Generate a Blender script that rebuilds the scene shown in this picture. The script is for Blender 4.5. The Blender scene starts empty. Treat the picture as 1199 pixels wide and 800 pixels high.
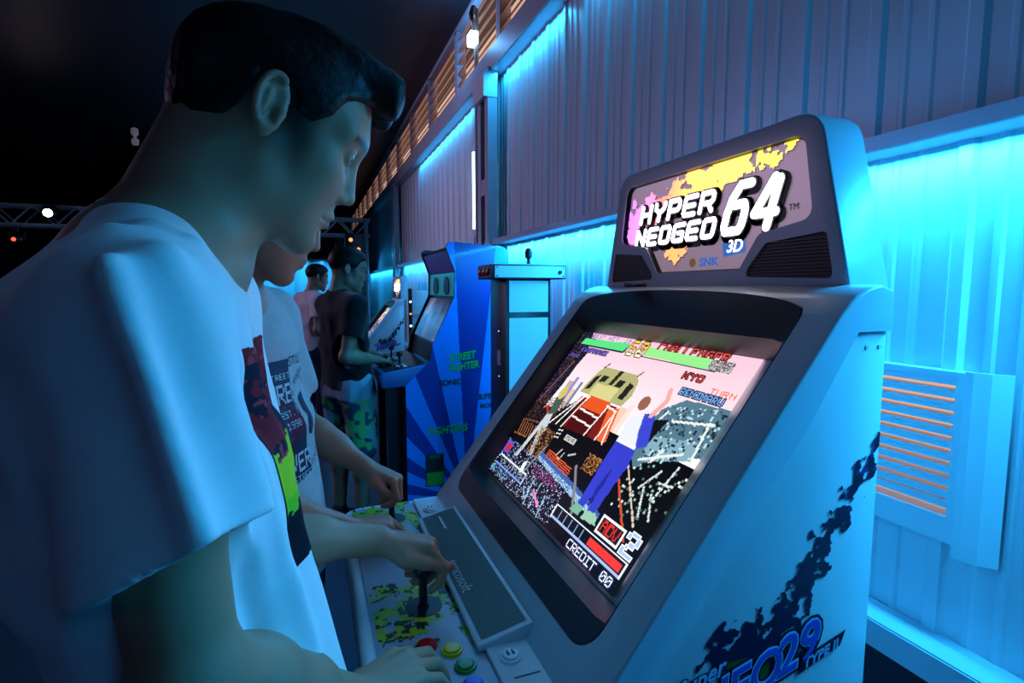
import bpy, bmesh, math, random
import numpy as np
from mathutils import Vector, Matrix
from mathutils.bvhtree import BVHTree

# ------------------------------------------------------------------ basics
SC = bpy.context.scene
COL = SC.collection
ZC = 1.48                       # camera height above the floor
F = 635.0                       # focal length in pixels of a 1199 wide frame
random.seed(7); RNG = np.random.default_rng(11)

_c = np.array([362 - 599.5, 338 - 400, F]); AY = _c / np.linalg.norm(_c)      # wall direction seen by the lens
AU = np.array([0, -F, 338 - 400.0]); AU /= np.linalg.norm(AU)
AX = np.cross(AU, AY); AX = AX if AX[0] > 0 else -AX

def px(u, v, x=None, y=None, z=None):
    """a photo pixel on the plane x=, y= or z= (world metres, z above the floor)"""
    d = np.array([u - 599.5, v - 400.0, F]); r = np.array([d @ AX, d @ AY, d @ AU])
    k = x / r[0] if x is not None else y / r[1] if y is not None else (z - ZC) / r[2]
    return np.array([r[0] * k, r[1] * k, r[2] * k + ZC])

def lin(r, g=None, b=None):
    if g is None: r, g, b = r
    def f(c):
        c = c / 255.0
        return c / 12.92 if c <= .04045 else ((c + .055) / 1.055) ** 2.4
    return (f(r), f(g), f(b), 1.0)

def linarr(a):
    a = np.asarray(a, float) / 255.0
    return np.where(a <= .04045, a / 12.92, ((a + .055) / 1.055) ** 2.4)

# ------------------------------------------------------------------ materials
def mat(name, col, rough=.5, metal=0., noise=0., nscale=20., bump=0., bscale=60., emit=None, estr=0., spec=.5, attr=None,
        sheen=0., alpha=None, trans=0., coat=0.):
    m = bpy.data.materials.new(name); m.use_nodes = True
    nt = m.node_tree; b = nt.nodes['Principled BSDF']
    c = lin(col) if max(col) > 1.001 else (*col, 1)
    b.inputs['Base Color'].default_value = c
    b.inputs['Roughness'].default_value = rough
    b.inputs['Metallic'].default_value = metal
    b.inputs['Specular IOR Level'].default_value = spec
    if sheen: b.inputs['Sheen Weight'].default_value = sheen
    if coat: b.inputs['Coat Weight'].default_value = coat; b.inputs['Coat Roughness'].default_value = .08
    if trans: b.inputs['Transmission Weight'].default_value = trans
    if alpha is not None: b.inputs['Alpha'].default_value = alpha
    tc = nt.nodes.new('ShaderNodeTexCoord')
    src = None
    if attr:
        a = nt.nodes.new('ShaderNodeAttribute'); a.attribute_name = attr; src = a.outputs['Color']
    if noise or not bump:
        n = nt.nodes.new('ShaderNodeTexNoise'); n.inputs['Scale'].default_value = nscale; n.inputs['Detail'].default_value = 4
        nt.links.new(tc.outputs['Object'], n.inputs['Vector'])
        mr = nt.nodes.new('ShaderNodeMapRange'); mr.inputs[3].default_value = 1 - (noise or .03); mr.inputs[4].default_value = 1 + (noise or .03)
        nt.links.new(n.outputs['Fac'], mr.inputs[0])
        mx = nt.nodes.new('ShaderNodeVectorMath'); mx.operation = 'SCALE'
        if src: nt.links.new(src, mx.inputs[0])
        else: mx.inputs[0].default_value = c[:3]
        nt.links.new(mr.outputs[0], mx.inputs['Scale']); src = mx.outputs[0]
    if src: nt.links.new(src, b.inputs['Base Color'])
    if bump:
        n2 = nt.nodes.new('ShaderNodeTexNoise'); n2.inputs['Scale'].default_value = bscale; n2.inputs['Detail'].default_value = 5
        nt.links.new(tc.outputs['Object'], n2.inputs['Vector'])
        bp = nt.nodes.new('ShaderNodeBump'); bp.inputs['Strength'].default_value = bump; bp.inputs['Distance'].default_value = .01
        nt.links.new(n2.outputs['Fac'], bp.inputs['Height']); nt.links.new(bp.outputs[0], b.inputs['Normal'])
    if emit is not None:
        b.inputs['Emission Color'].default_value = lin(emit) if max(emit) > 1.001 else (*emit, 1)
        b.inputs['Emission Strength'].default_value = estr
    return m

def emit_attr(name, strength, attr='Col', gloss=True):
    """a lit picture: a surface that gives off the colours stored on it"""
    m = bpy.data.materials.new(name); m.use_nodes = True
    nt = m.node_tree; b = nt.nodes['Principled BSDF']
    a = nt.nodes.new('ShaderNodeAttribute'); a.attribute_name = attr
    b.inputs['Base Color'].default_value = (.01, .01, .012, 1); b.inputs['Roughness'].default_value = .25
    nt.links.new(a.outputs['Color'], b.inputs['Emission Color']); b.inputs['Emission Strength'].default_value = strength
    return m

# ------------------------------------------------------------------ objects
def tag(o, label=None, cat=None, group=None, kind=None):
    if label: o['label'] = label
    if cat: o['category'] = cat
    if group: o['group'] = group
    if kind: o['kind'] = kind
    return o

def empty(name, loc, label, cat, group=None):
    o = bpy.data.objects.new(name, None); COL.objects.link(o); o.location = loc; o.empty_display_size = .1
    return tag(o, label, cat, group)

def link(name, me, m=None, parent=None, smooth=False):
    o = bpy.data.objects.new(name, me); COL.objects.link(o)
    if m is not None:
        for x in (m if isinstance(m, (list, tuple)) else [m]): me.materials.append(x)
    if smooth:
        me.polygons.foreach_set('use_smooth', [True] * len(me.polygons))
    if parent is not None:
        o.parent = parent
        # every parent sits unrotated at its own location: keep world coordinates
        p = parent; off = Vector((0, 0, 0))
        while p is not None: off += p.location; p = p.parent
        me.transform(Matrix.Translation(-off))
    return o

class MB:
    """collects solids in world coordinates into one mesh"""
    def __init__(s): s.v = []; s.f = []; s.mi = []
    def add(s, vs, fs, mi=0):
        n = len(s.v); s.v += [tuple(map(float, p)) for p in vs]; s.f += [tuple(i + n for i in f) for f in fs]; s.mi += [mi] * len(fs)
        return s
    def box(s, a, b, mi=0):
        x0, y0, z0 = map(min, a, b); x1, y1, z1 = map(max, a, b)
        return s.add([(x0,y0,z0),(x1,y0,z0),(x1,y1,z0),(x0,y1,z0),(x0,y0,z1),(x1,y0,z1),(x1,y1,z1),(x0,y1,z1)],
              [(0,3,2,1),(4,5,6,7),(0,1,5,4),(1,2,6,5),(2,3,7,6),(3,0,4,7)], mi)
    def prism(s, pts, vec, mi=0):
        """planar polygon extruded along vec"""
        pts = [np.array(p, float) for p in pts]; vec = np.array(vec, float); n = len(pts)
        nrm = sum((np.cross(pts[i] - pts[0], pts[(i + 1) % n] - pts[0]) for i in range(n)), np.zeros(3))
        if nrm @ vec < 0: pts = pts[::-1]
        vs = pts + [p + vec for p in pts]
        fs = [tuple(range(n - 1, -1, -1)), tuple(range(n, 2 * n))] + [(i, (i + 1) % n, n + (i + 1) % n, n + i) for i in range(n)]
        return s.add(vs, fs, mi)
    def tube(s, path, r, seg=12, mi=0, caps=True):
        P = [np.array(p, float) for p in path]; rr = r if isinstance(r, (list, tuple)) else [r] * len(P)
        vs = []; up = None
        for i, p in enumerate(P):
            t = P[min(i + 1, len(P) - 1)] - P[max(i - 1, 0)]; t = t / (np.linalg.norm(t) + 1e-9)
            if up is None:
                up = np.array([0, 0, 1.]) if abs(t[2]) < .9 else np.array([1., 0, 0])
            a = np.cross(t, up); a /= np.linalg.norm(a); up = np.cross(a, t)
            for k in range(seg):
                an = 2 * math.pi * k / seg; vs.append(p + rr[i] * (math.cos(an) * a + math.sin(an) * up))
        fs = [(i * seg + k, i * seg + (k + 1) % seg, (i + 1) * seg + (k + 1) % seg, (i + 1) * seg + k) for i in range(len(P) - 1) for k in range(seg)]
        fs = [f[::-1] for f in fs]
        if caps: fs += [tuple(range(seg)), tuple(range(len(P) * seg - 1, (len(P) - 1) * seg - 1, -1))]
        return s.add(vs, fs, mi)
    def lathe(s, c, prof, axis=(0, 0, 1), seg=24, mi=0):
        """profile [(radius, height)] turned about an axis through c"""
        ax = np.array(axis, float); ax /= np.linalg.norm(ax)
        a = np.cross(ax, [1, 0, 0] if abs(ax[0]) < .9 else [0, 1, 0]); a /= np.linalg.norm(a); b = np.cross(ax, a); c = np.array(c, float)
        vs = []
        for r, h in prof:
            for k in range(seg):
                an = 2 * math.pi * k / seg; vs.append(c + ax * h + r * (math.cos(an) * a + math.sin(an) * b))
        fs = [(i * seg + k, i * seg + (k + 1) % seg, (i + 1) * seg + (k + 1) % seg, (i + 1) * seg + k) for i in range(len(prof) - 1) for k in range(seg)]
        n = len(prof)
        fs += [tuple(range(seg - 1, -1, -1)), tuple(range((n - 1) * seg, n * seg))]
        return s.add(vs, fs, mi)
    def mesh(s, name):
        me = bpy.data.meshes.new(name); me.from_pydata(s.v, [], s.f); me.polygons.foreach_set('material_index', s.mi); me.update()
        return me
    def build(s, name, m, parent=None, bevel=0., seg=2, smooth=False, weld=False):
        me = s.mesh(name)
        if weld or bevel:
            bm = bmesh.new(); bm.from_mesh(me); bmesh.ops.remove_doubles(bm, verts=bm.verts, dist=1e-5)
            bmesh.ops.recalc_face_normals(bm, faces=bm.faces); bm.to_mesh(me); bm.free()
        o = link(name, me, m, parent, smooth)
        if bevel:
            md = o.modifiers.new('bevel', 'BEVEL'); md.width = bevel; md.segments = seg; md.limit_method = 'ANGLE'; md.angle_limit = .6
            md.harden_normals = False
            bake(o)
        if smooth or bevel: shade_auto(o.data)
        return o

def shade_auto(me, ang=40):
    me.polygons.foreach_set('use_smooth', [True] * len(me.polygons))
    try: me.set_sharp_from_angle(angle=math.radians(ang))
    except Exception: pass
    me.update()

def bake(o):
    dg = bpy.context.evaluated_depsgraph_get(); dg.update()
    me = bpy.data.meshes.new_from_object(o.evaluated_get(dg)); o.modifiers.clear(); old = o.data; o.data = me
    if old.users == 0: bpy.data.meshes.remove(old)
    return o

def cut(o, cutter_mb):
    """boolean difference with a temporary solid (world coordinates)"""
    me = cutter_mb.mesh('cut')
    bm = bmesh.new(); bm.from_mesh(me); bmesh.ops.recalc_face_normals(bm, faces=bm.faces); bm.to_mesh(me); bm.free()
    c = bpy.data.objects.new('cut', me); COL.objects.link(c)
    md = o.modifiers.new('cut', 'BOOLEAN'); md.object = c; md.operation = 'DIFFERENCE'; md.solver = 'EXACT'
    bake(o); bpy.data.objects.remove(c); bpy.data.meshes.remove(me)
    shade_auto(o.data)
    return o

def sum_loc(p):
    off = Vector((0, 0, 0))
    while p is not None: off += p.location; p = p.parent
    return off

def round_poly(pts, rad, seg=5):
    """2-D polygon with rounded corners; rad a number or one per corner"""
    n = len(pts); out = []
    for i in range(n):
        r = rad[i] if isinstance(rad, (list, tuple)) else rad
        p = np.array(pts[i], float); a = np.array(pts[i - 1], float) - p; b = np.array(pts[(i + 1) % n], float) - p
        la, lb = np.linalg.norm(a), np.linalg.norm(b); a /= la; b /= lb
        ang = math.acos(max(-1, min(1, a @ b)))
        if r <= 0 or ang > 3.1: out.append(tuple(p)); continue
        d = min(r / math.tan(ang / 2), la * .49, lb * .49); rr = d * math.tan(ang / 2)
        c = p + (a + b) / np.linalg.norm(a + b) * (rr / math.sin(ang / 2))
        s0 = p + a * d - c; s1 = p + b * d - c
        a0 = math.atan2(s0[1], s0[0]); a1 = math.atan2(s1[1], s1[0]); da = (a1 - a0 + math.pi) % (2 * math.pi) - math.pi
        for k in range(seg + 1):
            t = a0 + da * k / seg; out.append((c[0] + rr * math.cos(t), c[1] + rr * math.sin(t)))
    return out

def text_mb(mb, s, size, org, xd, yd, depth=.001, shear=0., bold=0., mi=0, align='LEFT', sx=1., space=1., hollow=False):
    """lettering as real thin solids on a plane with origin org, x and y directions"""
    cu = bpy.data.curves.new('t', 'FONT'); cu.body = s; cu.size = size; cu.shear = shear; cu.offset = bold; cu.extrude = 0
    cu.align_x = align; cu.space_character = space; cu.resolution_u = 3
    o = bpy.data.objects.new('t', cu); COL.objects.link(o)
    dg = bpy.context.evaluated_depsgraph_get(); dg.update()
    me = bpy.data.meshes.new_from_object(o.evaluated_get(dg))
    bm = bmesh.new(); bm.from_mesh(me)
    bmesh.ops.remove_doubles(bm, verts=bm.verts, dist=1e-6)
    r = bmesh.ops.extrude_face_region(bm, geom=bm.faces[:])
    top = [g for g in r['geom'] if isinstance(g, bmesh.types.BMVert)]
    for v in top: v.co.z += depth
    bmesh.ops.recalc_face_normals(bm, faces=bm.faces)
    xd = np.array(xd, float); yd = np.array(yd, float); nd = np.cross(xd, yd); org = np.array(org, float)
    bm.verts.ensure_lookup_table()
    vs = [org + xd * v.co.x * sx + yd * v.co.y + nd * v.co.z for v in bm.verts]
    for i, v in enumerate(bm.verts): v.index = i
    fs = [tuple(v.index for v in f.verts) for f in bm.faces]
    mb.add(vs, fs, mi)
    bm.free(); bpy.data.objects.remove(o); bpy.data.curves.remove(cu); bpy.data.meshes.remove(me)
    return mb

# ------------------------------------------------------------------ little raster painter (pictures made of coloured cells)
FONT = {}
for ch, rows in dict(
    A='01110 10001 10001 11111 10001 10001 10001', B='11110 10001 10001 11110 10001 10001 11110', C='01111 10000 10000 10000 10000 10000 01111',
    D='11110 10001 10001 10001 10001 10001 11110', E='11111 10000 10000 11110 10000 10000 11111', F='11111 10000 10000 11110 10000 10000 10000',
    G='01111 10000 10000 10011 10001 10001 01111', H='10001 10001 10001 11111 10001 10001 10001', I='11111 00100 00100 00100 00100 00100 11111',
    J='00111 00010 00010 00010 00010 10010 01100', K='10001 10010 10100 11000 10100 10010 10001', L='10000 10000 10000 10000 10000 10000 11111',
    M='10001 11011 10101 10101 10001 10001 10001', N='10001 11001 10101 10011 10001 10001 10001', O='01110 10001 10001 10001 10001 10001 01110',
    P='11110 10001 10001 11110 10000 10000 10000', Q='01110 10001 10001 10001 10101 10010 01101', R='11110 10001 10001 11110 10100 10010 10001',
    S='01111 10000 10000 01110 00001 00001 11110', T='11111 00100 00100 00100 00100 00100 00100', U='10001 10001 10001 10001 10001 10001 01110',
    V='10001 10001 10001 10001 01010 01010 00100', W='10001 10001 10001 10101 10101 11011 10001', X='10001 01010 00100 00100 00100 01010 10001',
    Y='10001 01010 00100 00100 00100 00100 00100', Z='11111 00001 00010 00100 01000 10000 11111').items(): FONT[ch] = rows.split()
for ch, rows in zip('0126789', ('01110 10001 10011 10101 11001 10001 01110', '00100 01100 00100 00100 00100 00100 01110', '01110 10001 00001 00110 01000 10000 11111',
    '01110 10000 10000 11110 10001 10001 01110', '11111 00001 00010 00100 00100 00100 00100', '01110 10001 10001 01110 10001 10001 01110', '01110 10001 10001 01111 00001 00001 01110')): FONT[ch] = rows.split()
FONT[' '] = ['00000'] * 7; FONT['.'] = ['00000'] * 6 + ['00100']

class Raster:
    def __init__(s, w, h, col=None):
        s.w, s.h = w, h; s.c = np.zeros((h, w, 3)); s.a = np.zeros((h, w), bool)
        yy, xx = np.mgrid[0:h, 0:w]; s.x = xx + .5; s.y = yy + .5
        if col is not None: s.c[:] = col; s.a[:] = True
    def put(s, m, col):
        col = np.asarray(col, float)
        s.c[m] = col if col.ndim == 1 else col[m]; s.a[m] = True
    def pmask(s, pts):
        m = np.zeros((s.h, s.w), bool); n = len(pts)
        for i in range(n):
            x0, y0 = pts[i]; x1, y1 = pts[(i + 1) % n]
            if y0 == y1: continue
            c = ((y0 <= s.y) != (y1 <= s.y)) & (s.x < (x1 - x0) * (s.y - y0) / (y1 - y0) + x0); m ^= c
        return m
    def poly(s, pts, col): s.put(s.pmask(pts), col)
    def rect(s, x0, y0, x1, y1, col): s.put((s.x > x0) & (s.x < x1) & (s.y > y0) & (s.y < y1), col)
    def line(s, pts, wd, col):
        for (x0, y0), (x1, y1) in zip(pts, pts[1:]):
            dx, dy = x1 - x0, y1 - y0; L = dx * dx + dy * dy + 1e-9
            t = np.clip(((s.x - x0) * dx + (s.y - y0) * dy) / L, 0, 1)
            s.put((s.x - x0 - t * dx) ** 2 + (s.y - y0 - t * dy) ** 2 < (wd / 2) ** 2, col)
    def ell(s, cx, cy, rx, ry, col): s.put(((s.x - cx) / rx) ** 2 + ((s.y - cy) / ry) ** 2 < 1, col)
    def text(s, t, x, y, h, col, adv=None, slant=0., wd=None, out=None):
        """pixel lettering: top left corner, cap height"""
        k = h / 7.0; wd = wd or k; adv = adv or wd * 6
        mask = np.zeros((s.h, s.w), bool)
        for i, ch in enumerate(t):
            g = FONT.get(ch, FONT[' '])
            ry = ((s.y - y) / k); rx = (s.x - x - i * adv + slant * (s.y - y - h)) / wd
            iy = np.floor(ry).astype(int); ix = np.floor(rx).astype(int)
            ok = (iy >= 0) & (iy < 7) & (ix >= 0) & (ix < 5)
            G = np.array([[c == '1' for c in r] for r in g])
            mask |= ok & G[np.clip(iy, 0, 6), np.clip(ix, 0, 4)]
        if out is not None:
            o = np.zeros_like(mask)
            for dx in (-1, 0, 1):
                for dy in (-1, 0, 1): o |= np.roll(np.roll(mask, dx, 1), dy, 0)
            s.put(o, out)
        s.put(mask, col)
    def speck(s, mask, dens, cols, size=1):
        h2, w2 = -(-s.h // size), -(-s.w // size)
        r = np.kron(RNG.random((h2, w2)), np.ones((size, size)))[:s.h, :s.w]
        q = np.kron(RNG.integers(0, len(cols), (h2, w2)), np.ones((size, size), int))[:s.h, :s.w]
        m = mask & (r < dens); s.put(m, np.asarray(cols, float)[q])

def vnoise(w, h, sc, seed=0, oct=3):
    """value noise in cells"""
    r = np.random.default_rng(seed); out = np.zeros((h, w)); amp = 1.; tot = 0
    yy, xx = np.mgrid[0:h, 0:w]
    for o in range(oct):
        g = r.random((int(h / sc) + 3, int(w / sc) + 3)); fx = xx / sc; fy = yy / sc; ix = fx.astype(int); iy = fy.astype(int); tx = fx - ix; ty = fy - iy
        tx = tx * tx * (3 - 2 * tx); ty = ty * ty * (3 - 2 * ty)
        v = (g[iy, ix] * (1 - tx) + g[iy, ix + 1] * tx) * (1 - ty) + (g[iy + 1, ix] * (1 - tx) + g[iy + 1, ix + 1] * tx) * ty
        out += amp * v; tot += amp; amp *= .5; sc = max(sc / 2, 1.001)
    return out / tot

def raster_mesh(name, R, fn, m, parent=None, linear=True):
    """cells with paint on them become faces at fn(s, t), s right and t down, both 0..1 ; fn works on arrays -> (n,3)"""
    ys, xs = np.nonzero(R.a); n = len(ys)
    W1 = R.w + 1
    quad = np.stack([ys * W1 + xs, (ys + 1) * W1 + xs, (ys + 1) * W1 + xs + 1, ys * W1 + xs + 1], 1)
    uniq, inv = np.unique(quad.ravel(), return_inverse=True)
    co = fn((uniq % W1) / R.w, (uniq // W1) / R.h)
    ok = np.isfinite(co).all(1)
    q = inv.reshape(-1, 4); good = ok[q].all(1); q = q[good]; cols = R.c[ys, xs][good]
    co = np.where(ok[:, None], co, 0)
    me = bpy.data.meshes.new(name); me.vertices.add(len(co)); me.vertices.foreach_set('co', co.ravel())
    me.loops.add(q.size); me.loops.foreach_set('vertex_index', q.ravel().astype(np.int32))
    me.polygons.add(len(q)); me.polygons.foreach_set('loop_start', np.arange(0, q.size, 4, dtype=np.int32))
    try: me.polygons.foreach_set('loop_total', np.full(len(q), 4, dtype=np.int32))
    except Exception: pass
    me.update(calc_edges=True)
    ca = me.color_attributes.new('Col', 'FLOAT_COLOR', 'CORNER')
    c4 = np.ones((q.size, 4)); c4[:, :3] = np.repeat(linarr(cols), 4, 0); ca.data.foreach_set('color', c4.ravel())
    return link(name, me, m, parent)
# ------------------------------------------------------------------ materials used around the hall
M = {}
M['metal_wall'] = mat('painted_sheet_metal', (196, 198, 206), .38, .0, .05, 3., bump=.08, bscale=9., spec=.6)
M['steel'] = mat('painted_steel', (178, 182, 194), .4, .0, .06, 12.)
M['steel_dark'] = mat('dark_steel', (70, 72, 84), .45, .2, .1, 10.)
M['ceiling'] = mat('dark_ceiling', (34, 36, 44), .42, .0, .15, .8)
M['dark_wall'] = mat('dark_plaster', (40, 42, 58), .8, 0, .15, 3.)
M['floor'] = mat('worn_floor', (60, 64, 80), .35, 0, .25, 2.5, bump=.05, bscale=30.)
M['louver'] = mat('painted_louver', (200, 150, 130), .5, 0, .08, 9.)
M['led'] = mat('cyan_led', (200, 240, 255), .4, emit=(.10, .62, 1.0), estr=14.)
M['led_white'] = mat('led_tube', (230, 250, 255), .4, emit=(.45, .85, 1.0), estr=9.)
M['rust'] = mat('rust', (120, 60, 40), .9, 0, .4, 60.)
M['cover'] = mat('vent_cover', (205, 206, 212), .42, 0, .04, 6.)

XW = 1.25                      # plane of the sheet metal wall
Y0, Y1 = -3.0, 17.0
XL = -6.5
ZTOP = 3.66
Z_SILL, Z_MID, Z_UP = .735, 1.79, 2.90

def corrugated(name, z0, z1, x, y0, y1, holes=()):
    """trapezoid ribbed sheet; holes = (ya, yb, za, zb)"""
    prof = []; y = y0; per = .206
    while y < y1:
        for dy, h in ((0, 0), (.009, .010), (.034, .010), (.043, 0), (.097, 0), (.103, .004), (.111, .004), (.119, 0), (.152, 0), (.158, .004), (.166, .004), (.174, 0)):
            if y + dy < y1: prof.append((y + dy, x - h))
        y += per
    prof.append((y1, x))
    zs = sorted({z0, z1, *[h[2] for h in holes], *[h[3] for h in holes]})
    for ya, yb, _, _ in holes:
        for yv in (ya, yb):
            xs = np.interp(yv, [p[0] for p in prof], [p[1] for p in prof]); prof.append((yv, float(xs)))
    prof.sort(); n = len(prof); vs = [(xx, yy, z) for z in zs for yy, xx in prof]; fs = []
    for k in range(len(zs) - 1):
        for i in range(n - 1):
            ym = (prof[i][0] + prof[i + 1][0]) / 2; zm = (zs[k] + zs[k + 1]) / 2
            if any(a < ym < b and c < zm < d for a, b, c, d in holes): continue
            fs.append((k * n + i, (k + 1) * n + i, (k + 1) * n + i + 1, k * n + i + 1))
    me = bpy.data.meshes.new(name); me.from_pydata(vs, [], fs); me.update()
    o = link(name, me, M['metal_wall']); tag(o, kind='structure')
    return o

VENT = (.700, .925, ZC - .47, ZC - .18)
corrugated('wall_right', Z_MID, Z_UP, XW, Y0, Y1)
corrugated('wall_right_lower', Z_SILL - .02, Z_MID, XW, Y0, Y1, [VENT])
M_ = MB(); M_.box((XW + .02, Y0, 0), (XW + .12, Y1, Z_SILL - .025)); tag(M_.build('wall_right_base', M['dark_wall']), kind='structure')
mb = MB(); mb.box((XL, Y0, -.1), (XW + .12, Y1, 0)); tag(mb.build('floor', M['floor']), kind='structure')
mb = MB(); mb.box((XL, Y0 - .1, ZTOP), (XW + .3, Y1 + .1, ZTOP + .1)); tag(mb.build('ceiling', M['ceiling']), kind='structure')
mb = MB(); mb.box((XL - .1, Y0 - .1, 0), (XL, Y1 + .1, ZTOP)); tag(mb.build('wall_left', M['dark_wall']), kind='structure')
mb = MB(); mb.box((XL, Y1, 0), (XW + .12, Y1 + .1, ZTOP)); tag(mb.build('wall_back', M['dark_wall']), kind='structure')
mb = MB(); mb.box((XL, Y0 - .1, 0), (XW + .12, Y0, ZTOP)); tag(mb.build('wall_front', M['dark_wall']), kind='structure')

XG = 1.16                      # front of the girts
def girt(name, z, up, lip):
    """C section rail along the wall: web against the sheet, flange out, lip"""
    mb = MB(); t = .004
    mb.box((XG, Y0, z - t), (XW, Y1, z + t)); mb.box((XG - t, Y0, z - t if up else z - lip), (XG + t, Y1, z + lip if up else z + t))
    return tag(mb.build(name, M['steel']), kind='structure')
girt('trim_1', Z_SILL, False, .055)
girt('trim_2', Z_MID - .01, True, .028)
girt('trim_3', Z_UP, True, .14)
mb = MB(); mb.box((XW - .01, Y0, Z_UP + .1), (XW + .03, Y1, Z_UP + .16)); mb.box((XW - .02, Y0, ZTOP - .05), (XW + .04, Y1, ZTOP))
tag(mb.build('trim_4', M['steel']), kind='structure')

# columns: two flats joined by batten plates, dark slots between
def column(n, y):
    mb = MB(); xa, xb = 1.135, 1.20
    for s in (-1, 1):
        mb.box((xa, y + s * .115, 0), (xb, y + s * .045, Z_UP + .02))
    z = .25
    while z < Z_UP:
        mb.box((xa + .002, y - .046, z), (xa + .012, y + .046, z + .11)); z += .62
    mb.box((xb - .012, y - .05, 0), (xb - .006, y + .05, Z_UP), 1)
    tag(mb.build(f'trim_{n}', [M['steel'], M['steel_dark']]), kind='structure')
for n, y in ((5, -.75), (6, 3.62), (7, 7.85), (8, 12.1)): column(n, y)

# clerestory louvers between wall top and ceiling
def louver(n, y0, y1):
    w = empty(f'window_{n}', (XW, (y0 + y1) / 2, (Z_UP + ZTOP) / 2), None, None); tag(w, kind='structure')
    z0, z1 = Z_UP + .15, ZTOP - .04
    fr = MB(); t = .03
    for y in (y0, y1 - t): fr.box((XW - .03, y, z0), (XW + .05, y + t, z1))
    fr.box((XW - .03, y0, z0), (XW + .05, y1, z0 + .02)); fr.box((XW - .03, y0, z1 - .02), (XW + .05, y1, z1))
    fr.build('window_frame', M['steel'], w)
    k = 6; st = (z1 - z0 - .04) / k
    for i in range(k):
        za = z0 + .03 + i * st
        s = MB(); s.prism([(XW - .028, y0 + t, za), (XW + .045, y0 + t, za + st * .95), (XW + .051, y0 + t, za + st * .95), (XW - .020, y0 + t, za)], (0, y1 - y0 - 2 * t, 0))
        s.build('slat', M['louver'], w)
yy = -1.9; n = 1
for i in range(17):
    louver(n, yy, yy + 1.08); n += 1; yy += 1.09
mb = MB(); mb.box((XW - .01, Y0, Z_UP + .1), (XW + .04, -1.9, ZTOP)); tag(mb.build('trim_9', M['steel']), kind='structure')
mb = MB(); mb.box((XW - .01, yy, Z_UP + .1), (XW + .04, Y1, ZTOP)); tag(mb.build('trim_10', M['steel']), kind='structure')

# LED strips clipped under the rails
def strip(y0, y1, z, x, label, r=.006):
    mb = MB(); mb.box((x - r, y0, z - r), (x + r, y1, z + r))
    return tag(mb.build('led_strip', M['led']), label, 'led strip')
def area(name, loc, size, size_y, rot, col, power, spread=3.14159):
    l = bpy.data.lights.new(name, 'AREA'); l.shape = 'RECTANGLE'; l.size = size; l.size_y = size_y; l.color = col[:3]; l.energy = power; l.spread = spread
    o = bpy.data.objects.new(name, l); COL.objects.link(o); o.location = loc; o.rotation_euler = rot
    return o

# the wall vent: frame, slats, warm daylight outside, folded cover hinged at its near side
def vent():
    ya, yb, za, zb = VENT
    v = empty('wall_vent', (XW, (ya + yb) / 2, (za + zb) / 2), 'louvered vent with warm light between its slats, set in the cyan lit metal wall', 'vent')
    f = MB(); x0 = XW - .034
    f.box((x0, ya - .02, za - .055), (XW + .01, ya, zb + .012)); f.box((x0, yb, za - .055), (XW + .01, yb + .02, zb + .012))
    f.box((x0, ya, zb), (XW + .01, yb, zb + .012)); f.box((x0, ya, za - .055), (XW + .01, yb, za))
    f.build('frame', M['cover'], v)
    N = 11; st = (zb - za) / N
    for i in range(N):
        z = za + i * st + (.010 if i else .016)
        s = MB(); s.prism([(x0 + .004, ya, z + st * .02), (XW + .002, ya, z + st * .50), (XW + .004, ya, z + st * .53), (XW + .004, ya, z + st * .60), (x0 + .004, ya, z + st * .66)], (0, yb - ya, 0)); s.build('slat', M['cover'], v)
    c = MB(); P = [(x0 - .004, ya - .02), (x0 - .006, ya - .035), (x0 + .002, ya - .06), (x0 + .022, ya - .085), (x0 + .020, ya - .087), (x0 - .002, ya - .062), (x0 - .011, ya - .036), (x0 - .009, ya - .02)]
    c.prism([(x, y, za - .075) for x, y in P], (0, 0, zb - za + .092)); c.build('cover', M['cover'], v)
    h = MB(); h.box((x0 - .006, ya - .0225, za - .03), (x0 - .001, ya - .0195, zb - .03)); h.build('hinge', M['steel_dark'], v)
vent()
# ------------------------------------------------------------------ the arcade cabinet in front
M['shell'] = mat('grey_blue_plastic', (192, 201, 214), .28, .0, .02, 40., spec=.5)
M['side'] = mat('white_cabinet_side', (214, 222, 230), .22, 0, .02, 8., spec=.5)
M['marq_housing'] = mat('marquee_plastic', (172, 178, 192), .33, 0, .02, 40.)
M['bezel'] = mat('dark_bezel_plastic', (46, 46, 58), .3, 0, .05, 300., bump=.06, bscale=900.)
M['black'] = mat('black_plastic', (14, 14, 18), .4, 0, .05, 50.)
M['grille'] = mat('speaker_mesh', (14, 14, 20), .5, .1, .2, 400.)
M['white'] = mat('white_panel', (214, 218, 226), .35, 0, .03, 20.)
M['art'] = mat('panel_sheet', (150, 158, 176), .3, 0, .04, 10.)
M['card'] = mat('instruction_card', (92, 112, 112), .35, 0, .22, 130.)
M['red'] = mat('red_button', (196, 20, 22), .25); M['yellow'] = mat('yellow_button', (206, 190, 10), .25)
M['green'] = mat('green_button', (24, 140, 50), .25); M['blue'] = mat('blue_button', (30, 70, 210), .25)
M['ink'] = mat('dark_ink', (20, 24, 34), .4)
M['decal_ink'] = mat('decal_navy', (14, 22, 48), .35)
M['decal_blue'] = mat('decal_blue', (50, 84, 190), .35)
M['decal_pale'] = mat('decal_pale', (150, 180, 225), .35)
M['panel_metal'] = mat('brushed_marquee', (150, 140, 150), .35, .4, .12, 8., emit=(150, 126, 140), estr=.65)
M['logo_white'] = mat('lit_white_letters', (240, 240, 245), .4, emit=(255, 250, 252), estr=4.)
M['logo_dark'] = mat('dark_letter_edge', (24, 22, 28), .5)
M['logo_grey'] = mat('grey_letter', (96, 92, 104), .5)
M['logo_blue'] = mat('lit_blue', (60, 110, 200), .4, emit=(60, 120, 215), estr=.6)
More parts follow.
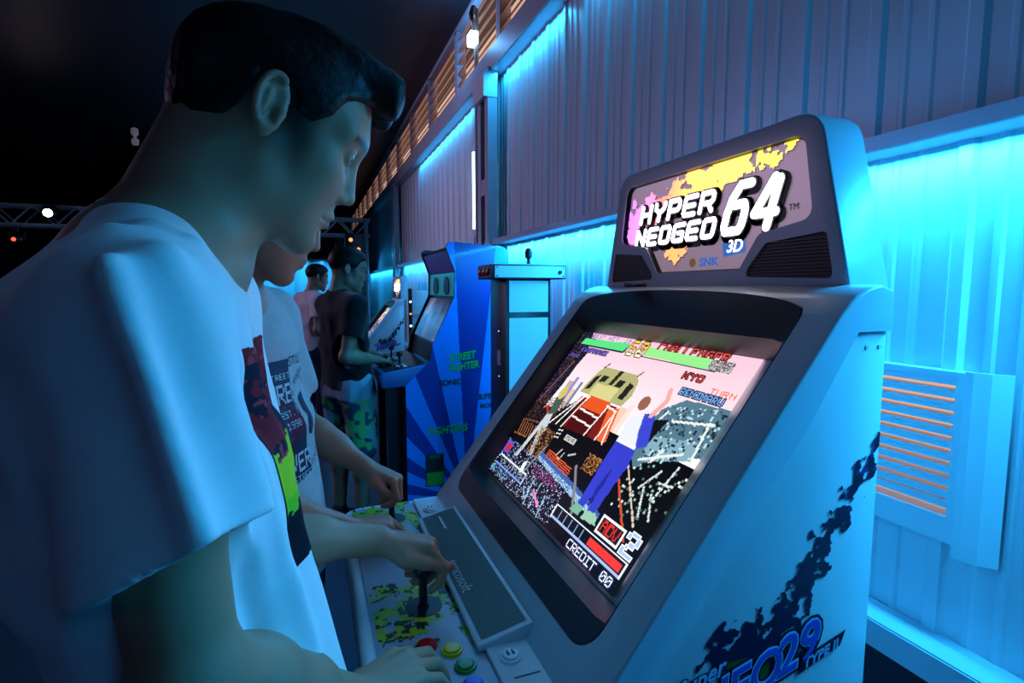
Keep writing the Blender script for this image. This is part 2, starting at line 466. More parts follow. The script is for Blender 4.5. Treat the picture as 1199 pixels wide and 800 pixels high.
M['logo_gold'] = mat('lit_gold', (150, 110, 40), .4, emit=(150, 105, 40), estr=.4)
M['screen'] = emit_attr('screen_glow', 1.15); M['marq_glow'] = emit_attr('marquee_glow', 2.2)
M['decal'] = mat('printed_decal', (255, 255, 255), .4, attr='Col', noise=.02)
M['chrome'] = mat('chrome', (200, 205, 212), .15, 1.)

YC = .965
P0 = np.array([.336, 0, ZC - .498]); FS = np.array([.616, 0, .788]); FN = np.array([-.788, 0, .616])
def face(u, y, w=0.): return P0 + FS * u + FN * w + np.array([0, y, 0])

cab = empty('arcade_cabinet', (.55, YC, 0), 'grey white arcade cabinet in front with lit logo marquee and bright fighting game', 'arcade cabinet')
yn, yf = .55, 2 * YC - .55
# carcass
R_ = lambda x, z: (x, yn + .006, ZC + z)
body = MB(); body.prism([R_(.80, -.062), R_(.733, -.062), R_(.645, -.194), R_(.395, -.508), R_(.345, -.62), R_(.345, -.70), R_(.375, -1.38), R_(.80, -1.38)], (0, yf - yn - .012, 0))
body.build('cabinet_body', M['side'], cab, bevel=.004)
for y in (yn + .08, yf - .12):
    for x in (.42, .74): ft = MB(); ft.lathe((x, y, 0), [(.028, 0), (.028, .012), (.014, .016), (.014, .105)], seg=14); ft.build('levelling_foot', M['black'], cab, smooth=True)
# outer shell: one moulding that wraps the screen, cut open for the bezel
A = face(-.062, 0); B = face(.585, 0)
prof = [(.802, ZC - .062), (.802, ZC - .02), (.80, ZC - .002), (.775, ZC + .006), (.748, ZC + .0), (.722, ZC - .013), (B[0], B[2]), (A[0], A[2]), (A[0] - .002, ZC - .60), (.338, ZC - .60), (.395, ZC - .508), (.645, ZC - .194), (.733, ZC - .062)]
sh = MB(); sh.prism([(x, yn, z) for x, z in prof], (0, yf - yn, 0))
me = sh.mesh('front_shell'); bm = bmesh.new(); bm.from_mesh(me); bmesh.ops.recalc_face_normals(bm, faces=bm.faces)
bw = bm.edges.layers.float.new('bevel_weight_edge')
for e in bm.edges:
    a, b = e.verts
    if abs(a.co.y - b.co.y) < 1e-6:
        ia = min(range(13), key=lambda i: abs(prof[i][0] - a.co.x) + abs(prof[i][1] - a.co.z)); ib = min(range(13), key=lambda i: abs(prof[i][0] - b.co.x) + abs(prof[i][1] - b.co.z))
        if {ia, ib} <= set(range(1, 9)): e[bw] = 1.
bm.to_mesh(me); bm.free()
shell = link('front_shell', me, M['shell'], cab)
md = shell.modifiers.new('b', 'BEVEL'); md.limit_method = 'WEIGHT'; md.width = .034; md.segments = 6; bake(shell)
hw = .352; ut = .583
op = [(YC - hw, -.004), (YC + hw, -.004)] + [(YC + hw * math.cos(t), ut + .045 * math.sin(t) ** .8) for t in np.linspace(0, math.pi, 15)]
op2 = round_poly(op, [.045, .045, .045] + [0] * 13 + [.045], 6)
c = MB(); c.prism([face(u, y, -.16) for y, u in op2], FN * .4); cut(shell, c)
def shell_strip(name, pts, m): pass

# bezel: dark dished frame from the shell opening down to the tube
sy0, sy1, su0, su1 = YC - .343, YC + .335, .066, .522       # tube opening (near, far, bottom, top)
def ring(outer, inner, fo, fi, name, m, parent):
    n = len(outer); mb = MB()
    mb.add([fo(*p) for p in outer] + [fi(*p) for p in inner], [(i, (i + 1) % n, n + (i + 1) % n, n + i) for i in range(n)])
    return mb, n
def resample(poly, n, c):
    """points where rays at equal angle steps meet a polygon"""
    P = np.array(poly); out = []
    for k in range(n):
        a = 2 * math.pi * k / n; d = np.array([math.cos(a), math.sin(a)]); best = None
        for i in range(len(P)):
            p, q = P[i] - c, P[(i + 1) % len(P)] - c; e = q - p; den = d[0] * e[1] - d[1] * e[0]
            if abs(den) < 1e-12: continue
            t = (p[0] * e[1] - p[1] * e[0]) / den; s = (p[0] * d[1] - p[1] * d[0]) / den
            if t > 0 and -1e-9 <= s <= 1 + 1e-9: best = t if best is None else max(best, t)
        out.append(c + d * best)
    return np.array(out)
ctr = np.array([YC, .30]); NB = 160
o1 = resample([(y, u) for y, u in op2], NB, ctr)
o1 = ctr + (o1 - ctr) * .998
flat_in = resample(round_poly([(YC - .3485, .045), (YC + .345, .045), (YC + .345, .535), (YC - .3485, .535)], .012, 4), NB, ctr)
tube_in = resample(round_poly([(sy0, su0), (sy1, su0), (sy1, su1), (sy0, su1)], .014, 4), NB, ctr)
bz = MB(); vs = [face(u, y, -.012) for y, u in o1] + [face(u, y, .001) for y, u in o1] + [face(u, y, -.002) for y, u in flat_in] + [face(u, y, -.040) for y, u in tube_in] + [face(u, y, -.048) for y, u in tube_in]
fs = [(L * NB + i, L * NB + (i + 1) % NB, (L + 1) * NB + (i + 1) % NB, (L + 1) * NB + i) for L in range(4) for i in range(NB)]
bz.add(vs, fs); b_ = bz.build('bezel', M['bezel'], cab); shade_auto(b_.data, 25)

# picture tube with the running game
def tube(s, t):
    y = 1.302 - s * .622; u = .521 - t * .448
    w = -.0455 + .010 * (1 - (2 * s - 1) ** 2) * (1 - (2 * t - 1) ** 2)
    return P0 + np.outer(u, FS) + np.outer(w, FN) + np.stack([0 * y, y, 0 * y], 1)
S = Raster(256, 192, (8, 8, 14))
g = np.clip(S.y / 95, 0, 1)[..., None]
S.put(S.y < 98, (1 - g) * np.array([246, 196, 212]) + g * np.array([252, 244, 246]))
S.poly([(0, 0), (22, 0), (36, 26), (34, 70), (28, 100), (0, 130)], (18, 18, 44)); S.speck((S.x < 30) & (S.y < 100), .25, [(70, 50, 40), (40, 40, 90), (120, 90, 70)])
S.poly([(30, 22), (40, 20), (32, 60), (22, 92), (18, 92)], (28, 28, 40)); S.line([(6, 96), (24, 40)], 1.6, (150, 100, 90))
for x, y, w_, h_, c_ in ((42, 62, 10, 40, (196, 170, 150)), (52, 56, 6, 44, (150, 140, 190)), (58, 70, 12, 30, (226, 196, 170)), (66, 60, 5, 40, (110, 130, 170)), (150, 70, 10, 28, (236, 200, 180)), (160, 64, 6, 34, (250, 220, 210))): S.rect(x, y, x + w_, y + h_, c_)
S.poly([(0, 98), (256, 92), (256, 192), (0, 192)], (8, 8, 14))
S.speck((S.y > 86) & (S.y < 120) & (S.x < 80), .4, [(60, 40, 30), (20, 20, 26), (130, 80, 50), (30, 34, 60)])
for i in range(7): S.line([(2 + i * 6, 122 + i % 2), (8 + i * 6, 138)], 1.4, (176, 110, 70))
S.line([(0, 122), (52, 116)], 1.5, (120, 80, 60)); S.line([(0, 140), (30, 138)], 1.5, (150, 96, 60))
# the tram
S.poly([(84, 42), (90, 37), (142, 37), (150, 43), (154, 58), (150, 70), (76, 70), (78, 58)], (176, 174, 118)); S.poly([(116, 37), (122, 37), (118, 54), (112, 54)], (40, 40, 30))
for q in ([(84, 50), (92, 46), (88, 64), (80, 66)], [(96, 46), (106, 46), (104, 53), (94, 54)], [(124, 46), (134, 46), (132, 54), (122, 54)], [(140, 46), (148, 48), (146, 64), (138, 64)]): S.poly(q, (34, 34, 30))
S.poly([(94, 56), (132, 55), (130, 76), (92, 76)], (214, 206, 140)); S.line([(88, 38), (92, 33)], 2, (60, 40, 40)); S.line([(144, 38), (147, 33)], 2, (110, 104, 80))
S.poly([(84, 74), (146, 72), (152, 106), (78, 110)], (120, 26, 20)); S.poly([(98, 70), (134, 70), (132, 84), (96, 84)], (228, 84, 34)); S.poly([(94, 88), (130, 88), (134, 108), (90, 110)], (74, 12, 14))
S.poly([(136, 76), (150, 72), (160, 104), (150, 112)], (232, 100, 50)); S.poly([(60, 100), (90, 72), (84, 112), (74, 116)], (18, 14, 18))
for q in ([(90, 72), (72, 112)], [(97, 72), (82, 116)], [(134, 74), (126, 112)], [(148, 78), (144, 118)], [(88, 72), (98, 72)], [(132, 74), (148, 76)], [(96, 86), (130, 88)], [(92, 96), (128, 98)], [(90, 72), (60, 112)], [(148, 78), (160, 118)]): S.line(q, 2., (244, 236, 230))
S.poly([(62, 112), (156, 106), (170, 128), (150, 142), (76, 142)], (10, 9, 12)); S.rect(102, 114, 122, 120, (200, 200, 196)); S.speck((S.x > 103) & (S.x < 121) & (S.y > 115) & (S.y < 119), .4, [(20, 20, 20)])
for i in range(3): S.line([(84, 114 + 4 * i), (92, 113 + 4 * i)], 1.4, (220, 220, 220))
S.line([(110, 128), (106, 136), (114, 138), (116, 130)], 1.4, (190, 190, 190)); S.line([(124, 130), (132, 126)], 2, (190, 190, 190))
# carriages on the right
S.poly([(196, 60), (214, 46), (256, 44), (256, 84), (232, 88), (206, 112), (192, 100)], (84, 120, 140)); S.poly([(200, 84), (246, 74), (250, 88), (210, 104)], (130, 170, 186))
S.speck((S.x > 196) & (S.y > 46) & (S.y < 100) & S.pmask([(200, 56), (256, 44), (256, 84), (206, 110)]), .35, [(30, 44, 56), (180, 214, 220), (60, 90, 110)], 2)
for q in ([(204, 60), (192, 92)], [(214, 66), (250, 58)], [(246, 58), (250, 90)], [(222, 90), (214, 112)], [(206, 104), (240, 86)]): S.line(q, 2.2, (226, 234, 230))
S.poly([(196, 70), (210, 66), (204, 92), (190, 96)], (14, 18, 24)); S.poly([(212, 104), (256, 92), (256, 150), (200, 140)], (9, 10, 14))
for q in ([(244, 96), (240, 120)], [(236, 112), (248, 110)], [(226, 120), (236, 140)], [(236, 122), (246, 138)], [(232, 104), (222, 122)]): S.line(q, 1.6, (210, 220, 214))
S.speck((S.x > 206) & (S.y > 100) & (S.y < 148), .10, [(150, 190, 180), (220, 230, 220), (90, 120, 110)], 2)
for i in range(12): S.line([(196 + i * 3.6, 108 + i * 3.4), (198 + i * 3.6, 110 + i * 3.4)], 1.8, (226, 200, 180)); S.line([(192 + i * 3.8, 118 + i * 3.5), (195 + i * 3.8, 121 + i * 3.5)], 2, (206, 80, 40))
# bystander leaning at left: pale trousers, yellow top
S.poly([(44, 104), (54, 100), (62, 122), (58, 126), (66, 150), (60, 152), (48, 124), (40, 160), (34, 160), (42, 118)], (196, 206, 214)); S.poly([(40, 84), (56, 80), (60, 100), (46, 106)], (70, 90, 80)); S.ell(47, 78, 7, 8, (206, 190, 110)); S.line([(40, 94), (28, 100)], 3, (190, 120, 90)); S.line([(34, 98), (44, 104)], 3, (190, 50, 40))
# ground clutter
S.speck((S.x > 50) & (S.x < 84) & (S.y > 118) & (S.y < 152), .5, [(150, 96, 50), (70, 44, 26), (206, 150, 80), (16, 14, 14)], 1)
S.speck((S.x < 150) & (S.y > 148) & (S.y < 190), .26, [(60, 80, 150), (150, 190, 230), (30, 40, 100), (90, 40, 90), (230, 240, 250)], 1)
S.speck((S.x > 84) & (S.x < 134) & (S.y > 154) & (S.y < 164), .5, [(110, 34, 90), (70, 24, 70), (150, 70, 120)], 1)
S.poly([(80, 140), (160, 148), (202, 154), (202, 162), (160, 158), (80, 149)], (64, 96, 170)); S.speck(S.pmask([(80, 145), (160, 152), (202, 157), (202, 162), (160, 158), (80, 149)]), .7, [(120, 170, 210), (180, 210, 230)], 1)
for i in range(4): S.line([(90, 135 + i * 2.2), (140, 139 + i * 2.2)], 1, (226, 96, 50))
S.line([(143, 134), (158, 150), (172, 168)], 3, (130, 130, 136)); S.line([(82, 134), (68, 172)], 2.4, (140, 136, 130)); S.speck((S.x > 150) & (S.x < 170) & (S.y > 118) & (S.y < 134), .5, [(206, 140, 70), (120, 76, 40)], 1)
for q in ([(96, 168), (100, 190)], [(110, 166), (112, 188)], [(104, 178), (122, 180)], [(126, 172), (130, 190)], [(86, 178), (96, 186)]): S.line(q, 1.6, (150, 190, 220))
S.line([(104, 174), (124, 183)], 2.6, (240, 130, 190)); S.poly([(60, 160), (66, 156), (68, 168), (62, 172)], (236, 240, 240))
# plain fighter in blue
S.poly([(171, 98), (196, 95), (200, 112), (198, 134), (196, 158), (187, 160), (186, 134), (180, 160), (172, 160)], (52, 62, 200)); S.poly([(186, 118), (188, 134), (185, 158), (182, 140)], (34, 40, 150))
S.poly([(168, 76), (190, 66), (196, 82), (195, 97), (172, 99)], (228, 232, 240)); S.poly([(182, 68), (194, 66), (206, 92), (196, 98), (188, 84)], (58, 70, 205)); S.ell(174, 60, 6, 7, (150, 96, 80)); S.line([(190, 68), (196, 52), (192, 42)], 5, (236, 170, 160)); S.rect(171, 96, 196, 99, (240, 236, 240))
S.poly([(186, 158), (198, 156), (204, 164), (184, 166)], (150, 200, 170)); S.poly([(170, 158), (181, 158), (180, 166), (166, 166)], (120, 180, 150))
# read-outs
S.rect(10, 7, 100, 17, (16, 20, 50)); S.poly([(14, 8), (100, 6), (97, 16), (11, 16)], (92, 222, 130)); S.poly([(128, 6), (214, 7), (212, 17), (126, 16)], (150, 232, 140)); S.rect(126, 17, 222, 18.5, (60, 40, 60)); S.rect(11, 16.5, 98, 18, (40, 50, 90))
S.rect(212, 7, 236, 17, (196, 186, 186)); S.speck((S.x > 212) & (S.x < 236) & (S.y > 7) & (S.y < 17), .5, [(96, 92, 96)])
S.text('60', 102, 1, 18, (250, 196, 60), adv=15, wd=2.4, out=(30, 24, 24)); S.put((S.a) & (S.y > 11) & (S.x > 100) & (S.x < 132) & (S.c[..., 0] > 240) & (S.c[..., 2] < 80), (255, 240, 200))
S.text('CHALLENGER', 142, .4, 6, (230, 84, 60), adv=8.6, wd=1.35, out=(70, 20, 40)); S.text('BEST HIT', 26, 1, 5, (120, 110, 220), adv=6.4, wd=1.); S.text('20', 88, 1, 5, (120, 110, 220), adv=6)
S.text('KUSANAGI', 22, 20, 5, (130, 110, 220), adv=6.8, wd=1.05, out=(50, 30, 90)); S.text('SINGO', 4, 30, 4, (110, 90, 190), adv=4.6, wd=.8)
S.text('KYO', 194, 23, 6, (230, 80, 50), adv=8, wd=1.3, out=(60, 24, 40)); S.text('TURN', 229, 31, 5.5, (236, 110, 70), adv=6.2, wd=1.05); S.text('BENIMARU', 202, 37.5, 5.5, (120, 170, 230), adv=5.6, wd=.95, out=(40, 60, 100))
S.rect(206, 152, 235, 167, (246, 246, 246)); S.rect(208, 154, 233, 165, (20, 20, 24)); S.text('ADV', 210, 155.5, 8.5, (236, 48, 40), adv=7.4, wd=1.3); S.text('2', 238, 150, 17, (170, 196, 240), wd=2.6, out=(245, 248, 255))
S.rect(148, 168.5, 252, 170.5, (236, 240, 250)); S.rect(148, 179, 252, 181.5, (170, 190, 236)); S.rect(148, 168.5, 150, 181, (236, 240, 250)); S.rect(250, 168.5, 252, 181, (236, 240, 250)); S.rect(150, 170.5, 250, 179, (10, 14, 24)); S.rect(206, 171.5, 248, 178.5, (236, 56, 50))
for i in range(5): S.rect(159 + i * 9, 170.5, 160.2 + i * 9, 179, (150, 180, 220))
S.rect(4, 167, 78, 169, (220, 226, 246)); S.rect(4, 177, 78, 179, (120, 150, 230)); S.rect(77, 167, 79, 179, (200, 210, 240))
for i in range(4): S.rect(46 + i * 8, 169, 47.2 + i * 8, 177, (150, 180, 220))
S.rect(2, 150, 18, 164, (90, 84, 220)); S.rect(5, 152.5, 16, 162, (206, 40, 50)); S.text('E', 6, 180, 6, (90, 190, 210)); S.speck((S.x < 46) & (S.y > 180) & (S.y < 188), .3, [(120, 200, 230), (60, 90, 180)])
S.text('CREDIT 00', 186, 183.5, 7, (246, 246, 250), adv=7.0, wd=1.15, out=(20, 40, 90))
scr = raster_mesh('screen', S, tube, M['screen'], cab)

# marquee box on top
XM = .775
mq = MB(); out = round_poly([(YC - .365, ZC - .004), (YC + .365, ZC - .004), (YC + .295, ZC + .290), (YC - .295, ZC + .290)], [.004, .004, .055, .055], 7)
mq.prism([(XM, y, z) for y, z in out], (.088, 0, 0)); mo = mq.build('marquee_housing', M['marq_housing'], cab, bevel=.016, seg=4)
pan = [(YC - .30, .238), (YC - .285, .118), (YC - .285, .118), (YC - .175, .10), (YC - .128, .036), (YC + .128, .036), (YC + .175, .10), (YC + .30, .108), (YC + .255, .256), (YC - .255, .256)]
pan = [(YC - .292, .116), (YC - .178, .100), (YC - .132, .036), (YC + .132, .036), (YC + .178, .100), (YC + .292, .116), (YC + .268, .255), (YC - .268, .255)]
pan_r = round_poly([(y, ZC + z) for y, z in pan], [.02, .02, .008, .008, .02, .02, .025, .025], 5)
c = MB(); c.prism([(XM - .02, y, z) for y, z in pan_r], (.034, 0, 0)); cut(mo, c)
pn = MB(); pn.prism([(XM + .0125, y, z) for y, z in pan_r], (.004, 0, 0)); pnl = pn.build('marquee_panel', M['panel_metal'], cab)
ed = MB(); n = len(pan_r); cc = np.array([YC, ZC + .16])
inn = [tuple(cc + (np.array(p) - cc) * .975) for p in pan_r]
ed.add([(XM + .003, y, z) for y, z in pan_r] + [(XM + .0122, y, z) for y, z in inn], [(i, (i + 1) % n, n + (i + 1) % n, n + i) for i in range(n)]); ed.build('marquee_gasket', M['black'], cab)
XP = XM + .0122
def mpt(s, t): # lit splash area of the panel
    y = (YC + .285) - s * .57; z = ZC + .256 - t * .22
    return np.stack([np.full_like(y, XP), y, z], 1)
Wr, Hr = 190, 74
K = Raster(Wr, Hr); sx = K.x / Wr; ty = K.y / Hr; nz = vnoise(Wr, Hr, 11, 5, 3) * .7 + vnoise(Wr, Hr, 4, 6, 2) * .3
# splash density: band from lower left up to the upper right, and a drip under the lettering
d1 = np.exp(-((ty - (.40 - .50 * sx)) / .22) ** 2) * np.clip(1.5 - np.abs(sx - .42) * 1.15, 0, 1)
d2 = np.exp(-((sx - .36) / .10) ** 2 - ((ty - .72) / .24) ** 2) * 1.1; d3 = 1.3 * np.exp(-((sx - .07) / .10) ** 2 - ((ty - .60) / .2) ** 2)
dens = np.maximum(np.maximum(d1, d2), d3)
mk = nz < dens * .62 + .06
stops = np.array([0, .10, .22, .38, .62, 1.]); cols = np.array([[206, 110, 250], [240, 130, 240], [250, 120, 120], [252, 176, 80], [250, 214, 70], [238, 214, 40]])
pos = np.clip(sx + .10 * (ty - .5), 0, 1); cmap = np.stack([np.interp(pos, stops, cols[:, i]) for i in range(3)], -1)
cmap = np.where((d2 > .45)[..., None], np.array([250, 150, 90]), cmap)
K.put(np.roll(np.roll(mk, 1, 1), 1, 0) & ~mk, (60, 40, 50)); K.put(mk, cmap)
inside = np.zeros_like(mk)
yy_ = (YC + .285) - sx * .57; zz_ = ZC + .256 - ty * .22
for i in range(n):
    (ya, za), (yb, zb) = inn[i], inn[(i + 1) % n]
    if za != zb: inside ^= ((za <= zz_) != (zb <= zz_)) & (yy_ < (yb - ya) * (zz_ - za) / (zb - za) + ya)
K.a &= inside
raster_mesh('splash', K, lambda s, t: mpt(s, t) - np.array([.0006, 0, 0]), M['marq_glow'], pnl)
XD, ZD = (0, -1, 0), (0, 0, 1)
lg = MB()
GL = dict(H=[[(0, 0), (0, 1)], [(1, 0), (1, 1)], [(0, .5), (1, .5)]], Y=[[(0, 1), (.08, .68), (.5, .45), (.92, .68), (1, 1)], [(.5, .45), (.5, 0)]], P=[[(0, 0), (0, 1), (.85, 1), (1, .86), (1, .56), (.85, .42), (0, .42)]],
    E=[[(1, 1), (.12, 1), (0, .88), (0, .12), (.12, 0), (1, 0)], [(0, .5), (.9, .5)]], R=[[(0, 0), (0, 1), (.85, 1), (1, .86), (1, .58), (.85, .44), (0, .44)], [(.6, .44), (1, 0)]], N=[[(0, 0), (0, 1), (1, 0), (1, 1)]],
    O=[[(.12, 0), (0, .12), (0, .88), (.12, 1), (.88, 1), (1, .88), (1, .12), (.88, 0), (.12, 0)]], G=[[(1, 1), (.12, 1), (0, .88), (0, .12), (.12, 0), (1, 0), (1, .48), (.5, .48)]])
GL['6'] = [[(1, 1), (.45, 1), (.12, .72), (0, .4), (0, .12), (.12, 0), (.88, 0), (1, .12), (1, .46), (.88, .58), (.08, .58)]]; GL['4'] = [[(.62, 1), (0, .30), (1.05, .30)], [(.86, .95), (.80, 0)]]
def logo(s, y, z, w, h, gap, th):
    """wide slanted capitals built of thick strokes, three layers deep"""
    for rad, dx, mi in ((th * .5 + .0085, .0010, 1), (th * .5 + .0036, .0026, 2), (th * .5, .0042, 0)):
        x = 0.
        for ch in s:
            for pl in GL[ch]:
                pts = []
                for a_, b_ in pl: pts.append(np.array([x + a_ * w + (b_ * h) * .30 + (.0045 if mi == 1 else 0), b_ * h - (.005 if mi == 1 else 0)]))
                for p, q in zip(pts, pts[1:]):
                    e = (q - p) / (np.linalg.norm(q - p) + 1e-9); an = math.atan2(e[1], e[0]); poly = []
                    for c_, a0 in ((q, an - math.pi / 2), (p, an + math.pi / 2)):
                        for k in range(7): t = a0 + math.pi * k / 6; poly.append(c_ + rad * np.array([math.cos(t), math.sin(t)]) * (1 if mi == 0 else 1))
                    lg.prism([(XP - dx, y - v[0], z + v[1]) for v in poly], (-.0014, 0, 0), mi)
            x += w + gap
logo('HYPER', YC + .214, ZC + .161, .0355, .037, .0190, .0102); logo('NEOGEO', YC + .234, ZC + .108, .0315, .034, .0178, .0098); logo('64', YC - .076, ZC + .112, .047, .086, .0265, .0170)
text_mb(lg, 'TM', .016, (XP - .001, YC - .232, ZC + .135), XD, ZD, .0005, mi=3)
text_mb(lg, 'SNK', .024, (XP - .001, YC - .005, ZC + .048), XD, ZD, .0005, mi=4, bold=.0008, sx=1.25)
lg.lathe((XP - .0004, YC + .018, ZC + .056), [(.010, 0), (.010, .001)], axis=(-1, 0, 0), seg=10, mi=5)
# small badge with 3D letters
lg.prism([(XP - .001, YC - .078, ZC + .063), (XP - .001, YC - .136, ZC + .070), (XP - .001, YC - .134, ZC + .102), (XP - .001, YC - .073, ZC + .094)], (-.0008, 0, 0), 4)
text_mb(lg, '3D', .034, (XP - .0022, YC - .085, ZC + .072), XD, ZD, .0005, shear=.25, bold=.0002, mi=0)
lg.build('logo_lettering', [M['logo_white'], M['logo_dark'], M['logo_grey'], M['logo_grey'], M['logo_blue'], M['logo_gold']], pnl)
# speakers left and right under the panel
for s in (-1, 1):
    sp = round_poly([(YC + s * .148, ZC + .022), (YC + s * .335, ZC + .016), (YC + s * .318, ZC + .092), (YC + s * .196, ZC + .082), (YC + s * .155, ZC + .04)], .008, 3)
    if s > 0: sp = sp[::-1]
    c = MB(); c.prism([(XM - .02, y, z) for y, z in sp], (.026, 0, 0)); cut(mo, c)
    q = MB(); q.prism([(XM + .005, y, z) for y, z in sp], (.003, 0, 0)); z = ZC + .018
    gr = q.build('speaker_grille', M['grille'], cab)
    q = MB(); zlo = ZC + .024
    while zlo < ZC + .084:
        ys = []
        for (ya, za), (yb, zb) in zip(sp, sp[1:] + sp[:1]):
            if (za <= zlo) != (zb <= zlo): ys.append(ya + (yb - ya) * (zlo - za) / (zb - za))
        if len(ys) >= 2: q.box((XM + .0015, min(ys) + .002, zlo - .0011), (XM + .0055, max(ys) - .002, zlo + .0011))
        zlo += .0058
    q.build('slats', M['black'], gr)
# small latch on the shoulder under the marquee
q = MB(); b0 = face(.618, YC + .13, .004); q.box(b0 + np.array([-.012, -.028, .012]), b0 + np.array([.016, .028, .022])); q.build('latch', M['black'], cab, bevel=.003)

# control panel
cp = MB(); o_ = round_poly([(.058, yn - .01), (.335, yn - .01), (.335, yf + .01), (.058, yf + .01)], [.05, .01, .01, .05], 6)
cp.prism([(x, y, ZC - .66) for x, y in o_], (0, 0, .105)); cpo = cp.build('control_panel', M['white'], cab, bevel=.012, seg=3)
# raised lip round the front
o_in = round_poly([(.078, yn + .016), (.232, yn + .016), (.232, yf - .016), (.078, yf - .016)], [.03, .004, .004, .03], 6)
ap = MB(); ap.prism([(x, y, ZC - .5555) for x, y in o_in], (0, 0, .003)); art = ap.build('panel_sheet', M['art'], cpo)
q = MB(); q.prism([(x, y, ZC - .556) for x, y in round_poly([(.234, yn + .008), (.325, yn + .008), (.325, yf - .008), (.234, yf - .008)], .006, 2)], (0, 0, .010)); q.build('rear_deck', M['white'], cpo, bevel=.003)
ZP = ZC - .5525
# splash print round each stick
for yj in (.894, 1.28):
    W2, H2 = 90, 110; G_ = Raster(W2, H2); nn = vnoise(W2, H2, 12, int(yj * 100), 3); n2 = vnoise(W2, H2, 7, int(yj * 77), 2)
    rr = np.hypot((G_.x - 45) / 45, (G_.y - 55) / 55); mk = nn > .12 + rr * .42
    G_.put(mk, (150, 178, 14)); G_.put(mk & (n2 > .60), (16, 24, 14)); G_.put(~mk & np.roll(mk, 3, 0) & (nn > .4), (20, 26, 34))
    raster_mesh('splash_print', G_, lambda s, t, yj=yj: np.stack([.083 + s * .145, yj + .095 - t * .20, np.full_like(s, ZP + .0004)], 1), M['decal'], art)
# instruction strip in its raised tray
q = MB(); q.prism([(.222, .742, ZC - .550), (.312, .742, ZC - .550), (.312, .742, ZC - .520), (.222, .742, ZC - .540)], (0, .49, 0)); tr = q.build('card_tray', M['white'], cpo, bevel=.003)
sl = .020 / .09
cz = lambda x, d=0.: ZC - .540 + (x - .222) * sl + d
q = MB(); q.add([(.230, .752, cz(.230, .0012)), (.304, .752, cz(.304, .0012)), (.304, 1.222, cz(.304, .0012)), (.230, 1.222, cz(.230, .0012))], [(0, 1, 2, 3)]); cd = q.build('instruction_card', M['card'], tr)
q = MB(); text_mb(q, 'nancosoft', .030, (.236, 1.00, cz(.236, .0016)), (0, -1, 0), (1, 0, sl), .0004, mi=0)
q.build('card_lettering', M['white'], cd)
q = MB(); q.box((.262, 1.13, cz(.262, .0013)), (.268, 1.20, cz(.268, .0018))); q.build('card_mark', M['red'], cd)

def round_button(name, x, y, z, r, m, parent, m2=None):
    q = MB(); q.lathe((x, y, z), [(r, 0), (r, .0022), (r * .93, .0042), (r * .80, .0044), (r * .78, .003)]); b = q.build(name, m2 or m, parent, smooth=True)
    q = MB(); q.lathe((x, y, z), [(r * .74, .003), (r * .74, .0058), (r * .66, .0072), (r * .3, .0075), (.0005, .0075)]); q.build('plunger', m, b, smooth=True)
    return b
for off in (0, .386):
    for x, y, m in ((.112, .782, 'red'), (.152, .787, 'red'), (.186, .763, 'yellow'), (.196, .722, 'green'), (.196, .680, 'blue')):
        tag(round_button('action_button', x, y + off, ZP, .0165, M[m], cpo), m + ' push button')
for y in (.71, 1.285):
    b = round_button('start_button', .262, y, ZC - .546, .017, M['white'], cpo)
    q = MB()
    for dx in (-.004, .004):
        q.box((.262 + dx - .0022, y - .004, ZC - .5385), (.262 + dx + .0022, y + .003, ZC - .5380)); q.lathe((.262 + dx, y + .0055, ZC - .5385), [(.0016, 0), (.0016, .0006)], seg=8)
    q.build('player_icon', M['ink'], b)
q = MB(); q.box((.252, .666, ZC - .5465), (.292, .669, ZC - .5455)); q.build('panel_slot', M['black'], cpo)
JOY = []
for yj in (.894, 1.28):
    q = MB(); q.lathe((.168, yj, ZP), [(.032, 0), (.032, .0012), (.010, .0018), (.0095, .006)], seg=28); j = q.build('joystick', M['black'], cpo, smooth=True)
    q = MB(); q.lathe((.168, yj, ZP), [(.0075, 0), (.0070, .059)], seg=12); q.build('shaft', M['black'], j, smooth=True)
    q = MB(); q.lathe((.168, yj, ZP + .069), [(.0165 * math.sin(t) + .0003, -.0165 * math.cos(t)) for t in np.linspace(0, math.pi, 14)], seg=20); q.build('ball_top', M['black'], j, smooth=True)
    JOY.append((.168, yj, ZP + .069))

# printed artwork on the near side of the cabinet
YS = yn + .0045
def spt(s, t): return np.stack([.42 + s * .39, np.full_like(s, YS), ZC - .21 - t * .42], 1)
Wd, Hd = 200, 216
D = Raster(Wd, Hd); X = .42 + D.x / Wd * .39; Zr = -.21 - D.y / Hd * .42
axp = np.array([(.803, -.215), (.775, -.262), (.742, -.305), (.705, -.355), (.670, -.405), (.640, -.455), (.600, -.500), (.560, -.520)]); wd_ = np.array([.009, .017, .022, .025, .030, .036, .05, .055])
best = np.full(D.x.shape, 9.)
for (p, q_, wa, wb) in zip(axp, axp[1:], wd_, wd_[1:]):
    e = q_ - p; t = np.clip(((X - p[0]) * e[0] + (Zr - p[1]) * e[1]) / (e @ e), 0, 1); dd = np.hypot(X - p[0] - t * e[0], Zr - p[1] - t * e[1]) / (wa + (wb - wa) * t); best = np.minimum(best, dd)
blob = np.minimum(np.hypot((X - .545) / .055, (Zr + .500) / .055), np.hypot((X - .585) / .05, (Zr + .515) / .04))
nn = vnoise(Wd, Hd, 9, 21, 3); n2 = vnoise(Wd, Hd, 5, 22, 2)
mk = ((best < .55 + (nn - .42) * 2.6) & ~((n2 > .64) & (best > .2))) | (blob < .8 + (nn - .5) * 1.8)
mk &= Zr < -.213; mk &= X < .797
D.put(mk, (16, 26, 58)); D.put(mk & (Zr < -.515) & (nn > .47) & (X < .60), (44, 84, 26)); D.put(mk & (n2 > .55) & (Zr > -.33), (22, 50, 120))
